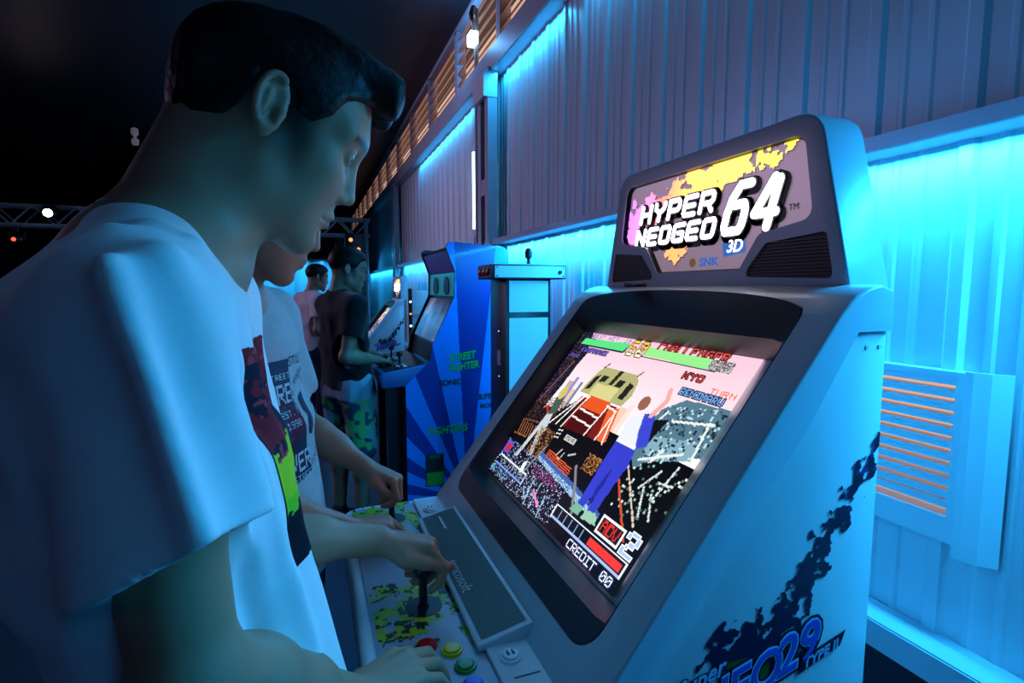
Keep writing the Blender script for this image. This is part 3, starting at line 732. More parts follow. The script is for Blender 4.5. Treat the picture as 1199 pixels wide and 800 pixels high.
sd = raster_mesh('side_artwork', D, spt, M['decal'], cab)
q = MB(); sxd, szd = np.array([.966, 0, .26]), np.array([-.26, 0, .966])
def slogo(s, x, z, size, layers, sx=1., shear=.35):
    for bo, dy, mi in layers: text_mb(q, s, size, (x, YS - dy, ZC + z), sxd, szd, .0004, shear=shear, bold=size * bo, mi=mi, sx=sx)
L3 = ((.10, .0006, 0), (.045, .0012, 2), (.012, .0018, 1))
slogo('NEO', .468, -.602, .076, L3, 1.0); slogo('29', .612, -.562, .080, L3, 1.05); slogo('Super', .436, -.548, .034, ((.07, .0022, 0), (.02, .0028, 2)), 1.05, .45)
q.prism([(.655, YS - .001, ZC - .566), (.738, YS - .001, ZC - .540), (.748, YS - .001, ZC - .517), (.660, YS - .001, ZC - .542)], (0, -.0005, 0), 0)
slogo('TYPE II', .664, -.560, .020, ((.03, .0018, 2),), 1.2, .3)
q.build('side_lettering', [M['decal_ink'], M['decal_blue'], M['decal_pale']], sd)
for x in (.758, .784): q = MB(); q.lathe((x, yn + .006, ZC - .085), [(.004, 0), (.003, .0015)], axis=(0, -1, 0), seg=10); q.build('side_screw', M['side'], cab)
# ------------------------------------------------------------------ people: smooth blended volumes turned into one continuous surface
class SDF:
    def __init__(s): s.p = []
    def _a(s, f, c, r, k, op): s.p.append((f, np.array(c, float), float(r), float(k), op)); return s
    def sph(s, c, r, k=.01, op='u'):
        c = np.array(c, float); return s._a(lambda P: np.linalg.norm(P - c, axis=1) - r, c, r, k, op)
    def cone(s, a, b, ra, rb, k=.015, op='u'):
        a = np.array(a, float); b = np.array(b, float); e = b - a; L = e @ e + 1e-12
        def f(P):
            t = np.clip((P - a) @ e / L, 0, 1); return np.linalg.norm(P - a - t[:, None] * e, axis=1) - (ra + (rb - ra) * t)
        return s._a(f, (a + b) / 2, math.sqrt(L) / 2 + max(ra, rb), k, op)
    def line(s, pts, rad, k=.006, op='u'):
        """one tube through several points (exact, no bulges at the joints)"""
        pts = np.array(pts, float); rad = np.array(rad if np.ndim(rad) else [rad] * len(pts), float); c = pts.mean(0)
        def f(P):
            d = np.full(len(P), 9.)
            for i in range(len(pts) - 1):
                a, e = pts[i], pts[i + 1] - pts[i]; t = np.clip((P - a) @ e / (e @ e + 1e-12), 0, 1)
                d = np.minimum(d, np.linalg.norm(P - a - t[:, None] * e, axis=1) - (rad[i] + (rad[i + 1] - rad[i]) * t))
            return d
        return s._a(f, c, np.linalg.norm(pts - c, axis=1).max() + rad.max(), k, op)
    def ell(s, c, r, R=np.eye(3), k=.02, op='u'):
        c = np.array(c, float); r = np.array(r, float); R = np.array(R, float)
        def f(P):
            q = (P - c) @ R; k0 = np.linalg.norm(q / r, axis=1) + 1e-9; k1 = np.linalg.norm(q / (r * r), axis=1) + 1e-9
            return k0 * (k0 - 1) / k1
        return s._a(f, c, max(r), k, op)
    def ecyl(s, c0, c1, fw, ab0, ab1, k=.03, op='u', rnd=.02):
        """tapered tube of elliptical section; fw = direction of the first half axis"""
        c0 = np.array(c0, float); c1 = np.array(c1, float); e = c1 - c0; L = np.linalg.norm(e); ax = e / L
        fw = np.array(fw, float); fw = fw - ax * (fw @ ax); fw /= np.linalg.norm(fw); lf = np.cross(ax, fw)
        def f(P):
            q = P - c0; h = q @ ax; t = np.clip(h / L, 0, 1); a = ab0[0] + (ab1[0] - ab0[0]) * t; b = ab0[1] + (ab1[1] - ab0[1]) * t
            x = q @ fw; y = q @ lf; k0 = np.sqrt((x / a) ** 2 + (y / b) ** 2) + 1e-9; k1 = np.sqrt((x / a ** 2) ** 2 + (y / b ** 2) ** 2) + 1e-9
            d = k0 * (k0 - 1) / k1; dz = np.abs(h - L / 2) - L / 2
            return np.minimum(np.maximum(d + rnd, dz + rnd), 0) + np.sqrt(np.maximum(d + rnd, 0) ** 2 + np.maximum(dz + rnd, 0) ** 2) - rnd
        return s._a(f, (c0 + c1) / 2, L / 2 + max(*ab0, *ab1), k, op)
    def poly2(s, C, R, pts, r, k=.004, op='i'):
        """keep only what lies inside a side-view outline (local x, z)"""
        C = np.array(C, float); R = np.array(R, float); pts = np.array(pts, float); n = len(pts)
        def f(P):
            q = (P - C) @ R; x, z = q[:, 0], q[:, 2]; d = np.full(len(P), 9.); ins = np.zeros(len(P), bool)
            for i in range(n):
                a, b = pts[i], pts[(i + 1) % n]; e = b - a; t = np.clip(((x - a[0]) * e[0] + (z - a[1]) * e[1]) / (e @ e), 0, 1)
                d = np.minimum(d, np.hypot(x - a[0] - t * e[0], z - a[1] - t * e[1]))
                if a[1] != b[1]: ins ^= ((a[1] <= z) != (b[1] <= z)) & (x < (b[0] - a[0]) * (z - a[1]) / (b[1] - a[1]) + a[0])
            return np.where(ins, -d, d)
        return s._a(f, C, r, k, op)
    def plane(s, c, n, k=.004, op='i'):
        c = np.array(c, float); n = np.array(n, float); n /= np.linalg.norm(n)
        return s._a(lambda P: (P - c) @ n, c, 99., k, op)
    @staticmethod
    def _run(pr, P):
        d = None
        for f, c, r, k, op in pr:
            v = f(P)
            if d is None:
                if op == 'u': d = v
                continue
            if op == 'u': h = np.maximum(k - np.abs(d - v), 0) / k; d = np.minimum(d, v) - h * h * k / 4
            elif op == 's': h = np.maximum(k - np.abs(d + v), 0) / k; d = np.maximum(d, -v) + h * h * k / 4
            else: h = np.maximum(k - np.abs(d - v), 0) / k; d = np.maximum(d, v) + h * h * k / 4
        return d
    def mesh(s, h, N=14):
        us = [p for p in s.p if p[4] == 'u']
        lo = np.min([p[1] - p[2] for p in us], 0) - 2 * h; hi = np.max([p[1] + p[2] for p in us], 0) + 2 * h
        nb = np.ceil((hi - lo) / (h * N)).astype(int)
        C = np.array([p[1] for p in s.p]); Rr = np.array([p[2] for p in s.p]); K = np.array([p[3] for p in s.p]); half = h * N / 2 * 1.733
        g = np.arange(-1, N + 1); gi = np.stack(np.meshgrid(g, g, g, indexing='ij'), -1).reshape(-1, 3)
        V, Q = [], []; n1 = N + 2; nc = N + 1
        big = (nb * N + 4).astype(np.int64)
        off8 = [(a, b, c) for a in (0, 1) for b in (0, 1) for c in (0, 1)]
        edges = [(i, j) for i in range(8) for j in range(i + 1, 8) if sum(abs(np.array(off8[i]) - np.array(off8[j]))) == 1]
        keys_all, pos_all, quads_all = [], [], []
        for bi in np.ndindex(*nb):
            b0 = np.array(bi) * N; cen = lo + (b0 + N / 2 - .5) * h
            dist = np.linalg.norm(C - cen, axis=1)
            near = dist < Rr + half * 1.15 + K + .03
            pr = [s.p[i] for i in np.nonzero(near)[0]]
            if not any(p[4] == 'u' for p in pr): continue
            if abs(s._run(pr, cen[None])[0]) > half * 3. + .04: continue
            d = s._run(pr, lo + (b0 + gi) * h).reshape(n1, n1, n1)
            if d.min() > 0 or d.max() < 0: continue
            sg = d < 0
            cor = [d[a:a + nc, b:b + nc, c:c + nc] for a, b, c in off8]
            acc = np.zeros((nc, nc, nc, 3)); cnt = np.zeros((nc, nc, nc))
            for i, j in edges:
                di, dj = cor[i], cor[j]; m = (di < 0) != (dj < 0)
                t = np.where(m, di / np.where(m, di - dj, 1), 0)
                oi, oj = np.array(off8[i], float), np.array(off8[j], float)
                acc += np.where(m[..., None], oi + t[..., None] * (oj - oi), 0); cnt += m
            act = cnt > 0
            if not act.any(): continue
            ci = np.argwhere(act); pos = lo + (b0 + ci - 1 + acc[act] / cnt[act][:, None]) * h
            gk = (b0 + ci + 1).astype(np.int64)        # global cell index (shifted)
            key = (gk[:, 0] * big[1] + gk[:, 1]) * big[2] + gk[:, 2]
            keys_all.append(key); pos_all.append(pos)
            for ax in range(3):
                A0 = sg[1:-1, 1:-1, 1:-1] if False else None
                sl0 = [slice(1, N + 1)] * 3; sl1 = list(sl0); sl1[ax] = slice(2, N + 2)
                a = sg[tuple(sl0)]; b = sg[tuple(sl1)] if True else None
                m = a != b
                e = np.argwhere(m)
                if len(e) == 0: continue
                e1 = e + 1                            # corner index in block grid; cell of same index is at e1 (cells start at corner 0)
                u, v = [(1, 2), (2, 0), (0, 1)][ax]
                du = np.zeros(3, int); du[u] = 1; dv = np.zeros(3, int); dv[v] = 1
                cells = [e1 - du - dv, e1 - dv, e1, e1 - du]
                kk = []
                for c_ in cells:
                    gk = (b0 + c_ + 1).astype(np.int64); kk.append((gk[:, 0] * big[1] + gk[:, 1]) * big[2] + gk[:, 2])
                kk = np.stack(kk, 1); flip = ~a[m]
                kk[flip] = kk[flip][:, ::-1]; quads_all.append(kk)
        keys = np.concatenate(keys_all); pos = np.concatenate(pos_all); q = np.concatenate(quads_all)
        uk, idx = np.unique(keys, return_index=True); pos = pos[idx]
        qi = np.searchsorted(uk, q); ok = (qi < len(uk)).all(1); qi = qi[ok]; ok = (uk[qi] == q[ok]).all(1); qi = qi[ok]
        used, inv = np.unique(qi.ravel(), return_inverse=True)
        return pos[used], inv.reshape(-1, 4)

def normals(V, Q):
    n = np.zeros_like(V); a = np.cross(V[Q[:, 2]] - V[Q[:, 0]], V[Q[:, 3]] - V[Q[:, 1]])
    for i in range(4): np.add.at(n, Q[:, i], a)
    return n / (np.linalg.norm(n, axis=1)[:, None] + 1e-12)

def relax(V, Q, it=2, lam=.5):
    for _ in range(it):
        s = np.zeros_like(V); c = np.zeros(len(V))
        for i in range(4):
            for j in (1, 3): np.add.at(s, Q[:, i], V[Q[:, (i + j) % 4]]); np.add.at(c, Q[:, i], 1)
        V = V + lam * (s / c[:, None] - V)
    return V

def np_mesh(name, V, Q, m, parent=None, col=None):
    me = bpy.data.meshes.new(name); me.vertices.add(len(V)); me.vertices.foreach_set('co', np.ascontiguousarray(V, float).ravel())
    me.loops.add(Q.size); me.loops.foreach_set('vertex_index', Q.ravel().astype(np.int32))
    me.polygons.add(len(Q)); me.polygons.foreach_set('loop_start', np.arange(0, Q.size, 4, dtype=np.int32))
    try: me.polygons.foreach_set('loop_total', np.full(len(Q), 4, dtype=np.int32))
    except Exception: pass
    me.update(calc_edges=True); me.validate()
    if col is not None:
        ca = me.color_attributes.new('Col', 'FLOAT_COLOR', 'POINT'); c4 = np.ones((len(V), 4)); c4[:, :3] = linarr(col); ca.data.foreach_set('color', c4.ravel())
    return link(name, me, m, parent, smooth=True)

def noise3(P, sc, seed=0):
    """smooth value noise at points"""
    r = np.random.default_rng(seed); G = r.random((32, 32, 32)); q = P * sc; i = np.floor(q).astype(int); t = q - i; t = t * t * (3 - 2 * t); out = 0
    for a in (0, 1):
        for b in (0, 1):
            for c in (0, 1):
                w = (t[:, 0] if a else 1 - t[:, 0]) * (t[:, 1] if b else 1 - t[:, 1]) * (t[:, 2] if c else 1 - t[:, 2])
                out = out + w * G[(i[:, 0] + a) % 32, (i[:, 1] + b) % 32, (i[:, 2] + c) % 32]
    return out

def rot(yaw, pitch, roll=0.):
    """head or torso axes as columns: forward, left, up"""
    f0 = np.array([math.cos(yaw), math.sin(yaw), 0]); l = np.array([-math.sin(yaw), math.cos(yaw), 0]); u = np.array([0, 0, 1.])
    f = math.cos(pitch) * f0 - math.sin(pitch) * u; uu = math.sin(pitch) * f0 + math.cos(pitch) * u
    return np.stack([f, math.cos(roll) * l + math.sin(roll) * uu, math.cos(roll) * uu - math.sin(roll) * l], 1)

def head(S, C, R, s=1., ears=True, jaw=1.):
    """skull, face, nose, mouth, ears; local x forward, y left, z up, origin between the ears"""
    L = lambda x, y, z: C + R @ (np.array([x, y, z]) * s)
    E = lambda c, r, k, op='u', Q=np.eye(3): S.ell(L(*c), np.array(r) * s, R @ Q, k * s, op)
    def K(a, b, ra, rb, k=.012, op='u'): S.cone(L(*a), L(*b), ra * s, rb * s, k * s, op)
    E((-.012, 0, .042), (.096, .074, .076), .02)                     # cranium
    E((.028, 0, .050), (.068, .066, .066), .03)                      # forehead
    E((.040, 0, -.020), (.048, .058, .070), .03)                     # mid face
    E((.052, 0, -.072), (.040, .040 * jaw, .034), .03)               # mouth region
    for y in (-1, 1):
        K((.004, .052 * y, -.030), (.012, .050 * y, -.066), .016, .015, .03)        # jaw angle
        K((.012, .049 * y, -.066), (.074, .014 * y, -.104), .015, .014, .03)        # jaw line
        E((.060, .042 * y, -.016), (.026, .022, .020), .025)                        # cheek bone
        E((.048, .040 * y, -.050), (.026, .018, .030), .03)                         # cheek
    E((.078, 0, -.105), (.013, .018, .014), .018)                    # chin
    K((.078, 0, -.078), (.076, 0, -.104), .015, .014, .02)            # front of the jaw
    E((.070, 0, -.030), (.026, .034, .030), .03)                     # maxilla
    for y in (-1, 1):
        E((.099, .034 * y, .010), (.016, .020, .0125), .016, 's')                   # eye socket
        K((.090, .012 * y, .033), (.074, .046 * y, .033), .0080, .0075, .03)        # brow ridge
    K((.088, 0, .026), (.105, 0, -.018), .0085, .0092, .012)          # nose bridge
    E((.1095, 0, -.032), (.0105, .0105, .0095), .010)                 # tip
    for y in (-1, 1):
        E((.0985, .0125 * y, -.0375), (.0105, .0072, .0078), .007)                  # nostril wing
        S.sph(L(.105, .0065 * y, -.0435), .0032 * s, .004 * s, 's')
    K((.0935, 0, -.052), (.0955, 0, -.060), .0055, .005, .008)        # philtrum
    for y in (-1, 1):
        K((.0995, 0, -.0655), (.086, .021 * y, -.070), .0062, .0034, .006)          # upper lip
        K((.0965, 0, -.0765), (.085, .019 * y, -.0725), .0070, .0034, .006)         # lower lip
    for y in (-1, 1):
        K((.1065, 0, -.0705), (.089, .024 * y, -.0715), .0016, .0012, .003, 's')    # mouth line
    E((.1035, 0, -.0905), (.010, .020, .0060), .010, 's')             # fold above chin
    for y in (-1, 1):
        S.sph(L(.0815, .0325 * y, .0105), .0142 * s, .004 * s)                      # lids
        E((.0955, .0335 * y, .0095), (.0080, .0118, .0040), .003, 's')              # opening
    if ears:
        for y in (-1, 1):
            A = rot(0, 0)                                                           # ear: flared plate, rim, hollow, lobe
            T = np.array([[math.cos(.28), math.sin(.28) * y * 1., 0], [-math.sin(.28) * y * 1., math.cos(.28), 0], [0, 0, 1]])
            e0 = np.array([-.008, .0785 * y, .006])
            q = lambda x, z, o=0.: e0 + np.array([x * .95, y * (.010 - x * .30 + o), z])
            E(tuple(q(0, .002, -.004)), (.0175, .0060, .030), .006, 'u', T)
            ang = np.linspace(-2.3, 2.0, 16)
            pts = [q(-.0165 * math.cos(t - .2) * (1 if math.cos(t) > 0 else .95), .004 + .0285 * math.sin(t), .002) for t in ang]
            S.line([L(*p) for p in pts], .0042 * s, .004 * s)
            E(tuple(q(.003, .010, .004)), (.0085, .0055, .012), .004, 's', T); E(tuple(q(.004, -.006, .004)), (.0085, .0075, .0095), .005, 's', T)
            K(tuple(q(-.006, .012, .001)), tuple(q(-.004, -.010, .002)), .0035, .0035, .004)   # antihelix
            E(tuple(q(.003, -.026, -.001)), (.0085, .0050, .0085), .005, 'u', T)
            K(tuple(q(.014, -.002, .000)), tuple(q(.013, -.010, .002)), .0042, .0040, .005)     # tragus
    return L

def hand(S, O, X, Rd, D, curls, thumb, s=1., splay=(8, 2, -4, -11)):
    """O wrist, X along the hand, Rd towards the thumb, D towards the back of the hand; curls per finger in degrees"""
    X, Rd, D = [np.array(v, float) / np.linalg.norm(v) for v in (X, Rd, D)]
    Rd = Rd - X * (Rd @ X); Rd /= np.linalg.norm(Rd); Dn = np.cross(X, Rd); D = Dn if Dn @ D > 0 else -Dn
    W = lambda x, y, z=0.: np.array(O) + (X * x + Rd * y + D * z) * s
    mcp = [(.086, .027, .002), (.091, .006, .005), (.086, -.014, .003), (.077, -.032, -.002)]
    lens = [(.043, .025, .021), (.047, .029, .022), (.043, .027, .021), (.034, .020, .018)]; rad = [(.0098, .0088, .0080, .0068), (.0100, .0090, .0082, .0070), (.0096, .0086, .0078, .0066), (.0086, .0076, .0070, .0060)]
    S.ell(W(.045, 0, -.002), np.array((.048, .036, .0135)) * s, np.stack([X, Rd, D], 1), .012)
    tips = []
    for (mx, my, mz), ln, r, cu, sp in zip(mcp, lens, rad, curls, splay):
        S.cone(W(.006, my * .5, 0), W(mx, my, mz), .0145 * s, .0112 * s, .010)
        p = W(mx, my, mz); a = 0; sp = math.radians(sp); pts = [p]
        for i in range(3):
            a += math.radians(cu[i]); d = math.cos(a) * (X * math.cos(sp) + Rd * math.sin(sp)) - math.sin(a) * D
            p = p + d * ln[i] * s; pts.append(p)
        S.line(pts, np.array(r) * s, .0035)
        tips.append((pts, d))
    t = [W(*q) for q in thumb]
    S.cone(W(.018, .016, -.006), t[0], .015 * s, .0145 * s, .012); S.cone(t[0], t[1], .0145 * s, .0112 * s, .008); S.cone(t[1], t[2], .0112 * s, .0098 * s, .004); S.cone(t[2], t[3], .0102 * s, .0078 * s, .003)
    return tips

def limb_arm(S, sh, el, wr, s=1., k=.02):
    sh, el, wr = map(np.array, (sh, el, wr))
    S.cone(sh, el, .044 * s, .036 * s, k); S.sph(sh, .044 * s, .03)
    m = sh + (el - sh) * .45; S.sph(m, .047 * s, .03); S.sph(el, .037 * s, .02)
    S.cone(el, wr, .036 * s, .0255 * s, k); m = el + (wr - el) * .28; S.sph(m, .0415 * s, .035); m = el + (wr - el) * .55; S.sph(m, .034 * s, .03)
HS = 1.0        # voxel size factor
# ------------------------------------------------------------------ the players and bystanders
M['skin'] = mat('skin', (170, 124, 98), .5, attr='Col', noise=.06, nscale=60., bump=.04, bscale=500., spec=.4)
M['hair'] = mat('dark_hair', (9, 8, 10), .5, noise=.3, nscale=300., bump=.2, bscale=120., spec=.25)
M['eye'] = mat('eye', (225, 222, 215), .15, attr='Col')
M['white_tee'] = mat('white_cotton', (238, 240, 243), .85, 0, .03, 40., bump=.10, bscale=700., sheen=.2, spec=.2)
M['grey_tee'] = mat('grey_marl_cotton', (176, 178, 182), .85, 0, .12, 55., bump=.10, bscale=700., sheen=.2, spec=.2)
M['black_tee'] = mat('black_cotton', (14, 14, 20), .85, 0, .08, 40., sheen=.2, spec=.2)
M['pale_shirt'] = mat('pale_shirt', (196, 188, 196), .85, 0, .05, 30., spec=.2)
M['denim'] = mat('dark_denim', (36, 44, 66), .85, 0, .18, 160., bump=.1, bscale=500., spec=.2)
M['shorts'] = mat('patterned_shorts', (150, 160, 170), .85, attr='Col', spec=.2)
M['shoe'] = mat('shoe', (40, 40, 46), .6); M['print'] = mat('shirt_print', (255, 255, 255), .85, attr='Col', spec=.15)
SKIN = np.array([172., 126, 100]); 

def zz(p): return np.array([p[0], p[1], p[2] + ZC])

def head_colour(P, C, R, s, skin, fade=True):
    q = (P - C) @ R / s; x, y, z = q.T; col = np.tile(skin, (len(P), 1)).astype(float)
    inh = (np.abs(q) < [.14, .11, .16]).all(1)
    lip = inh & (np.abs(y) < .022) & (x > .084) & (z < -.0615 + .0) & (z > -.083) & ((x - .094) > -.012 + .0)
    w = np.exp(-((z + .0715) / .0065) ** 2) * np.clip(1 - np.abs(y) / .024, 0, 1) * (x > .083) * inh
    col = col * (1 - w[:, None] * .5) + np.array([150., 74, 72]) * w[:, None] * .5
    # close-cropped sides fade into the skin
    if fade:
        f = np.clip((z + .035 + np.clip(x, -.1, .05) * .55) / .05, 0, 1) * np.clip((.052 - x) / .03, 0, 1) * (np.abs(y) < .0765) * inh
        col = col * (1 - .82 * f[:, None]) + np.array([20., 18, 20]) * .82 * f[:, None]
    b = np.exp(-((z - (.0335 - np.abs(np.abs(y) - .030) * .12)) / .0045) ** 2) * ((np.abs(y) > .012) & (np.abs(y) < .055) & (x > .066)) * inh
    col = col * (1 - .85 * b[:, None]) + np.array([22., 18, 18]) * .85 * b[:, None]
    return col

def eyes(C, R, s, parent, look=(1, 0, -.25)):
    lk = np.array(look, float); lk /= np.linalg.norm(lk)
    for y in (1, -1):
        c = C + R @ (np.array([.0815, .0325 * y, .0105]) * s); V = []; Q = []; n, m_ = 20, 14; r = .0124 * s
        a = R @ lk; b = np.cross(a, [0, 0, 1.]); b /= np.linalg.norm(b); d = np.cross(a, b); col = []
        for i in range(m_ + 1):
            t = math.pi * (i + .02) / (m_ + .04)
            for k in range(n):
                an = 2 * math.pi * k / n; V.append(c + r * (math.cos(t) * a + math.sin(t) * (math.cos(an) * b + math.sin(an) * d)))
                col.append((8, 8, 8) if t < .25 else (60, 38, 24) if t < .52 else (170, 166, 162))
        Q = [(i * n + k, (i + 1) * n + k, (i + 1) * n + (k + 1) % n, i * n + (k + 1) % n) for i in range(m_) for k in range(n)]
        np_mesh('eyeball', np.array(V), np.array(Q), M['eye'], parent, np.array(col))

def cloth(S, h, name, m, parent, folds=(), wob=.004, seed=1, it=2, col=None, fn=None):
    V, Q = S.mesh(h); V = relax(V, Q, it, .5); N = normals(V, Q)
    d = (noise3(V * [1, 1, .45], 16, seed) - .5) * 2 * wob + (noise3(V * [1, 1, .6], 34, seed + 1) - .5) * wob * .8
    for a, b, r0, amp in folds:
        a, b = np.array(a, float), np.array(b, float); e = b - a; t = np.clip((V - a) @ e / (e @ e), 0, 1); dd = np.linalg.norm(V - a - t[:, None] * e, axis=1)
        d += amp * np.exp(-(dd / r0) ** 2)
    if fn is not None: d += fn(V, N)
    V = V + N * d[:, None]; V = relax(V, Q, 1, .4)
    return np_mesh(name, V, Q, m, parent, None if col is None else col(V)), V, Q

def surf_print(name, R_, org, xd, yd, w, hgt, V, Q, m, parent, back=.25, off=.0016):
    """print lying on a garment: cells projected straight onto the cloth"""
    tri = [tuple(int(i) for i in q) for q in Q]; bv = BVHTree.FromPolygons([tuple(v) for v in V], tri)
    xd = np.array(xd, float); xd /= np.linalg.norm(xd); yd = np.array(yd, float); yd -= xd * (yd @ xd); yd /= np.linalg.norm(yd); nd = np.cross(xd, yd); org = np.array(org, float)
    def fn(s, t):
        out = np.full((len(s), 3), np.nan)
        for i, (a, b) in enumerate(zip(s, t)):
            p = org + xd * (a - .5) * w + yd * (.5 - b) * hgt
            hit = bv.ray_cast(Vector(p + nd * back), Vector(-nd))
            if hit[0] is not None: out[i] = np.array(hit[0]) + np.array(hit[1]) * off
        return out
    o = raster_mesh(name, R_, fn, m, parent); shade_auto(o.data, 60); return o

def trousers(S, pel, R, hips, knees, ankles, full=True, w=1.):
    f, l, u = R.T
    S.ecyl(pel + u * .09, pel - u * .13, f, (.105 * w, .165 * w), (.115 * w, .175 * w), .05)
    for hp, kn, an in zip(hips, knees, ankles):
        S.cone(hp, kn, .090 * w, .068 * w, .04)
        if full: S.cone(kn, an, .068 * w, .056 * w, .02)

def shoe(an, fwd, m, parent):
    S = SDF(); f = np.array([fwd[0], fwd[1], 0.]); f /= np.linalg.norm(f); a = np.array([an[0], an[1], 0.])
    S.ell(a + f * .02 + [0, 0, .05], (.07, .042, .048), np.stack([f, np.cross([0, 0, 1], f), [0, 0, 1]], 1), .03); S.ell(a + f * .11 + [0, 0, .036], (.085, .044, .034), np.stack([f, np.cross([0, 0, 1], f), [0, 0, 1]], 1), .04)
    S.cone(a + [0, 0, .05], a + [0, 0, .11], .042, .044, .02); S.plane((0, 0, .002), (0, 0, -1), .004)
    V, Q = S.mesh(.008); np_mesh('shoe', relax(V, Q, 1), Q, m, parent)

# ---- player one: white printed T-shirt, nearest the lens
def player_one():
    C = zz((-.033, .715, .187)); R = rot(.118, .449, .092); s = .97
    root_loc = (-.12, .66, 0)
    S = SDF(); L = head(S, C, R, s)
    nb = zz((-.118, .695, .045))
    S.cone(L(-.028, 0, -.030), nb, .052, .060, .035); S.cone(L(-.055, 0, -.02), zz((-.160, .69, .04)), .045, .050, .04)
    ch = zz((-.185, .66, -.10)); S.ell(ch, (.085, .145, .16), np.eye(3), .06); S.ecyl(zz((-.165, .665, -.2)), zz((-.095, .675, -.52)), (1, 0, 0), (.085, .14), (.09, .15), .06)
    shR, elR, wrR = zz((-.130, .490, -.028)), zz((-.100, .470, -.315)), zz((.036, .628, -.490))
    shL, elL, wrL = zz((-.135, .845, -.02)), zz((-.140, .880, -.372)), zz((.097, .925, -.434))
    for sh in (shR, shL): S.cone(nb - [0.03, 0, .03], sh, .055, .045, .05)
    limb_arm(S, shR, elR, wrR, 1.06); limb_arm(S, shL, elL, wrL, 1.04)
    # left hand closed round the stick, thumb on the near side
    hand(S, wrL, (.93, -.10, -.20), (.0, -.80, .10), (.30, -.05, .95), [(42, 58, 30), (60, 72, 34), (66, 72, 36), (66, 66, 36)],
         [(.046, .034, -.016), (.080, .038, -.020), (.110, .030, -.024), (.132, .016, -.028)], 1.0)
    hand(S, wrR, (.78, .58, -.07), (-.58, .78, .0), (.05, 0, 1.), [(22, 34, 14), (20, 36, 14), (20, 36, 14), (22, 34, 14)],
         [(.044, .040, -.016), (.066, .056, -.026), (.090, .060, -.034), (.110, .056, -.040)], 1.0)
    V, Q = S.mesh(.0026 * HS); V = relax(V, Q, 1, .5)
    me_col = head_colour(V, C, R, s, SKIN)
    p = np_mesh('person', V, Q, M['skin'], None, me_col)
    p.data.transform(Matrix.Translation(-Vector(root_loc))); p.location = root_loc
    tag(p, 'young man in white T-shirt with a red and green print, leaning over the near controls', 'person')
    eyes(C, R, s, p, (1, -.05, -.35))
    # hair: longer on top with a lifted fringe
    H = SDF(); Lr = lambda x, y, z: C + R @ (np.array([x, y, z]) * s)
    H.ell(Lr(-.016, 0, .044), np.array((.107, .0805, .077)) * s, R, .02); H.ell(Lr(.028, 0, .053), np.array((.074, .071, .066)) * s, R, .03); H.ell(Lr(-.055, 0, .0), np.array((.058, .066, .072)) * s, R, .03)
    H.poly2(C, R, np.array([(.094, .088), (.078, .074), (.058, .060), (.050, .034), (.034, .016), (.014, .020), (.010, .034), (-.010, .042), (-.030, .036), (-.036, .0), (-.046, -.040), (-.070, -.062), (-.2, -.075), (-.2, .3), (.2, .3), (.2, .10)]) * s, .3 * s, .006)
    H.ell(Lr(.040, 0, .110), np.array((.066, .058, .022)) * s, R, .03)
    rr = np.random.default_rng(3)
    for i in range(16):
        y = -.048 + .006 * i + rr.normal() * .002; z0 = .112 + rr.normal() * .004
        H.line([Lr(.050, y, z0), Lr(.086, y * .95, z0 + .003), Lr(.102 + rr.normal() * .003, y * .9 - .004, .101 + rr.normal() * .004), Lr(.108 + rr.normal() * .004, y * .85 - .008, .088 + rr.normal() * .006)], [.011, .011, .010, .005], .012)
    for i in range(26):
        y = rr.uniform(-.055, .055); x0 = rr.uniform(-.06, .05); z0 = .117 - 8 * y * y - 3.2 * (x0 + .01) ** 2
        H.line([Lr(x0 - .03, y, z0 - .010), Lr(x0, y, z0 + .002), Lr(x0 + .035, y + rr.normal() * .006, z0 + .004)], [.006, .007, .003], .01)
    V, Q = H.mesh(.0032 * HS); N = normals(V, Q); q = (V - C) @ R
    st = noise3(np.stack([q[:, 0] * .25, q[:, 1], q[:, 2] * .4], 1), 150, 4) - .5
    np_mesh('hair', V + N * (st * .0026)[:, None], Q, M['hair'], p)
    # T-shirt
    T = SDF()
    hemR = zz((-.100, .455, -.204)); hemL = zz((-.115, .875, -.205))
    T.cone(shR + [-.004, .012, .0], hemR + [0, 0, -.03], .062, .066, .045); T.cone(shL + [-.004, 0, .0], hemL + [0, 0, -.03], .066, .076, .045)
    for a, b, r0, r1 in (((-.122, .425, .015), (-.058, .391, -.215), .008, .009), ((-.095, .455, .02), (-.036, .474, -.235), .010, .012)): T.cone(zz(a), zz(b), r0, r1, .034)
    dR = np.array([.349, -.298, -.888]); dL = (hemL - shL) / np.linalg.norm(hemL - shL)
    for hm, d in ((hemR, dR), (hemL, dL)):
        T.ecyl(hm, hm + d * .14, (1, 0, 0), (.16, .16), (.16, .16), .003, 's', rnd=.002); T.ecyl(hm - d * .07, hm + d * .09, (1, 0, 0), (.044, .044), (.055, .055), .004, 's')
    T.ecyl(zz((-.185, .66, -.01)), zz((-.156, .67, -.26)), (1, 0, 0), (.112, .178), (.121, .188), .040, rnd=.03)
    T.ecyl(zz((-.160, .67, -.18)), zz((-.078, .685, -.62)), (1, 0, 0), (.120, .188), (.126, .210), .05, rnd=.02)
    T.ell(zz((-.178, .668, -.045)), (.10, .155, .09), np.eye(3), .04)
    T.cone(nb - [.040, 0, .022], shR + [.0, .015, .0], .070, .060, .04); T.cone(nb - [.040, 0, .022], shL, .070, .060, .04)
    T.cone(nb + [-.030, .0, -.005], L(-.01, 0, -.05), .0655, .069, .006, 's')
    T.ecyl(zz((-.094, .683, -.50)), zz((-.086, .685, -.68)), (1, 0, 0), (.112, .195), (.114, .20), .004, 's')
    F_ = []
    def f(a, b, r, amp): F_.append((zz(a), zz(b), r, amp))
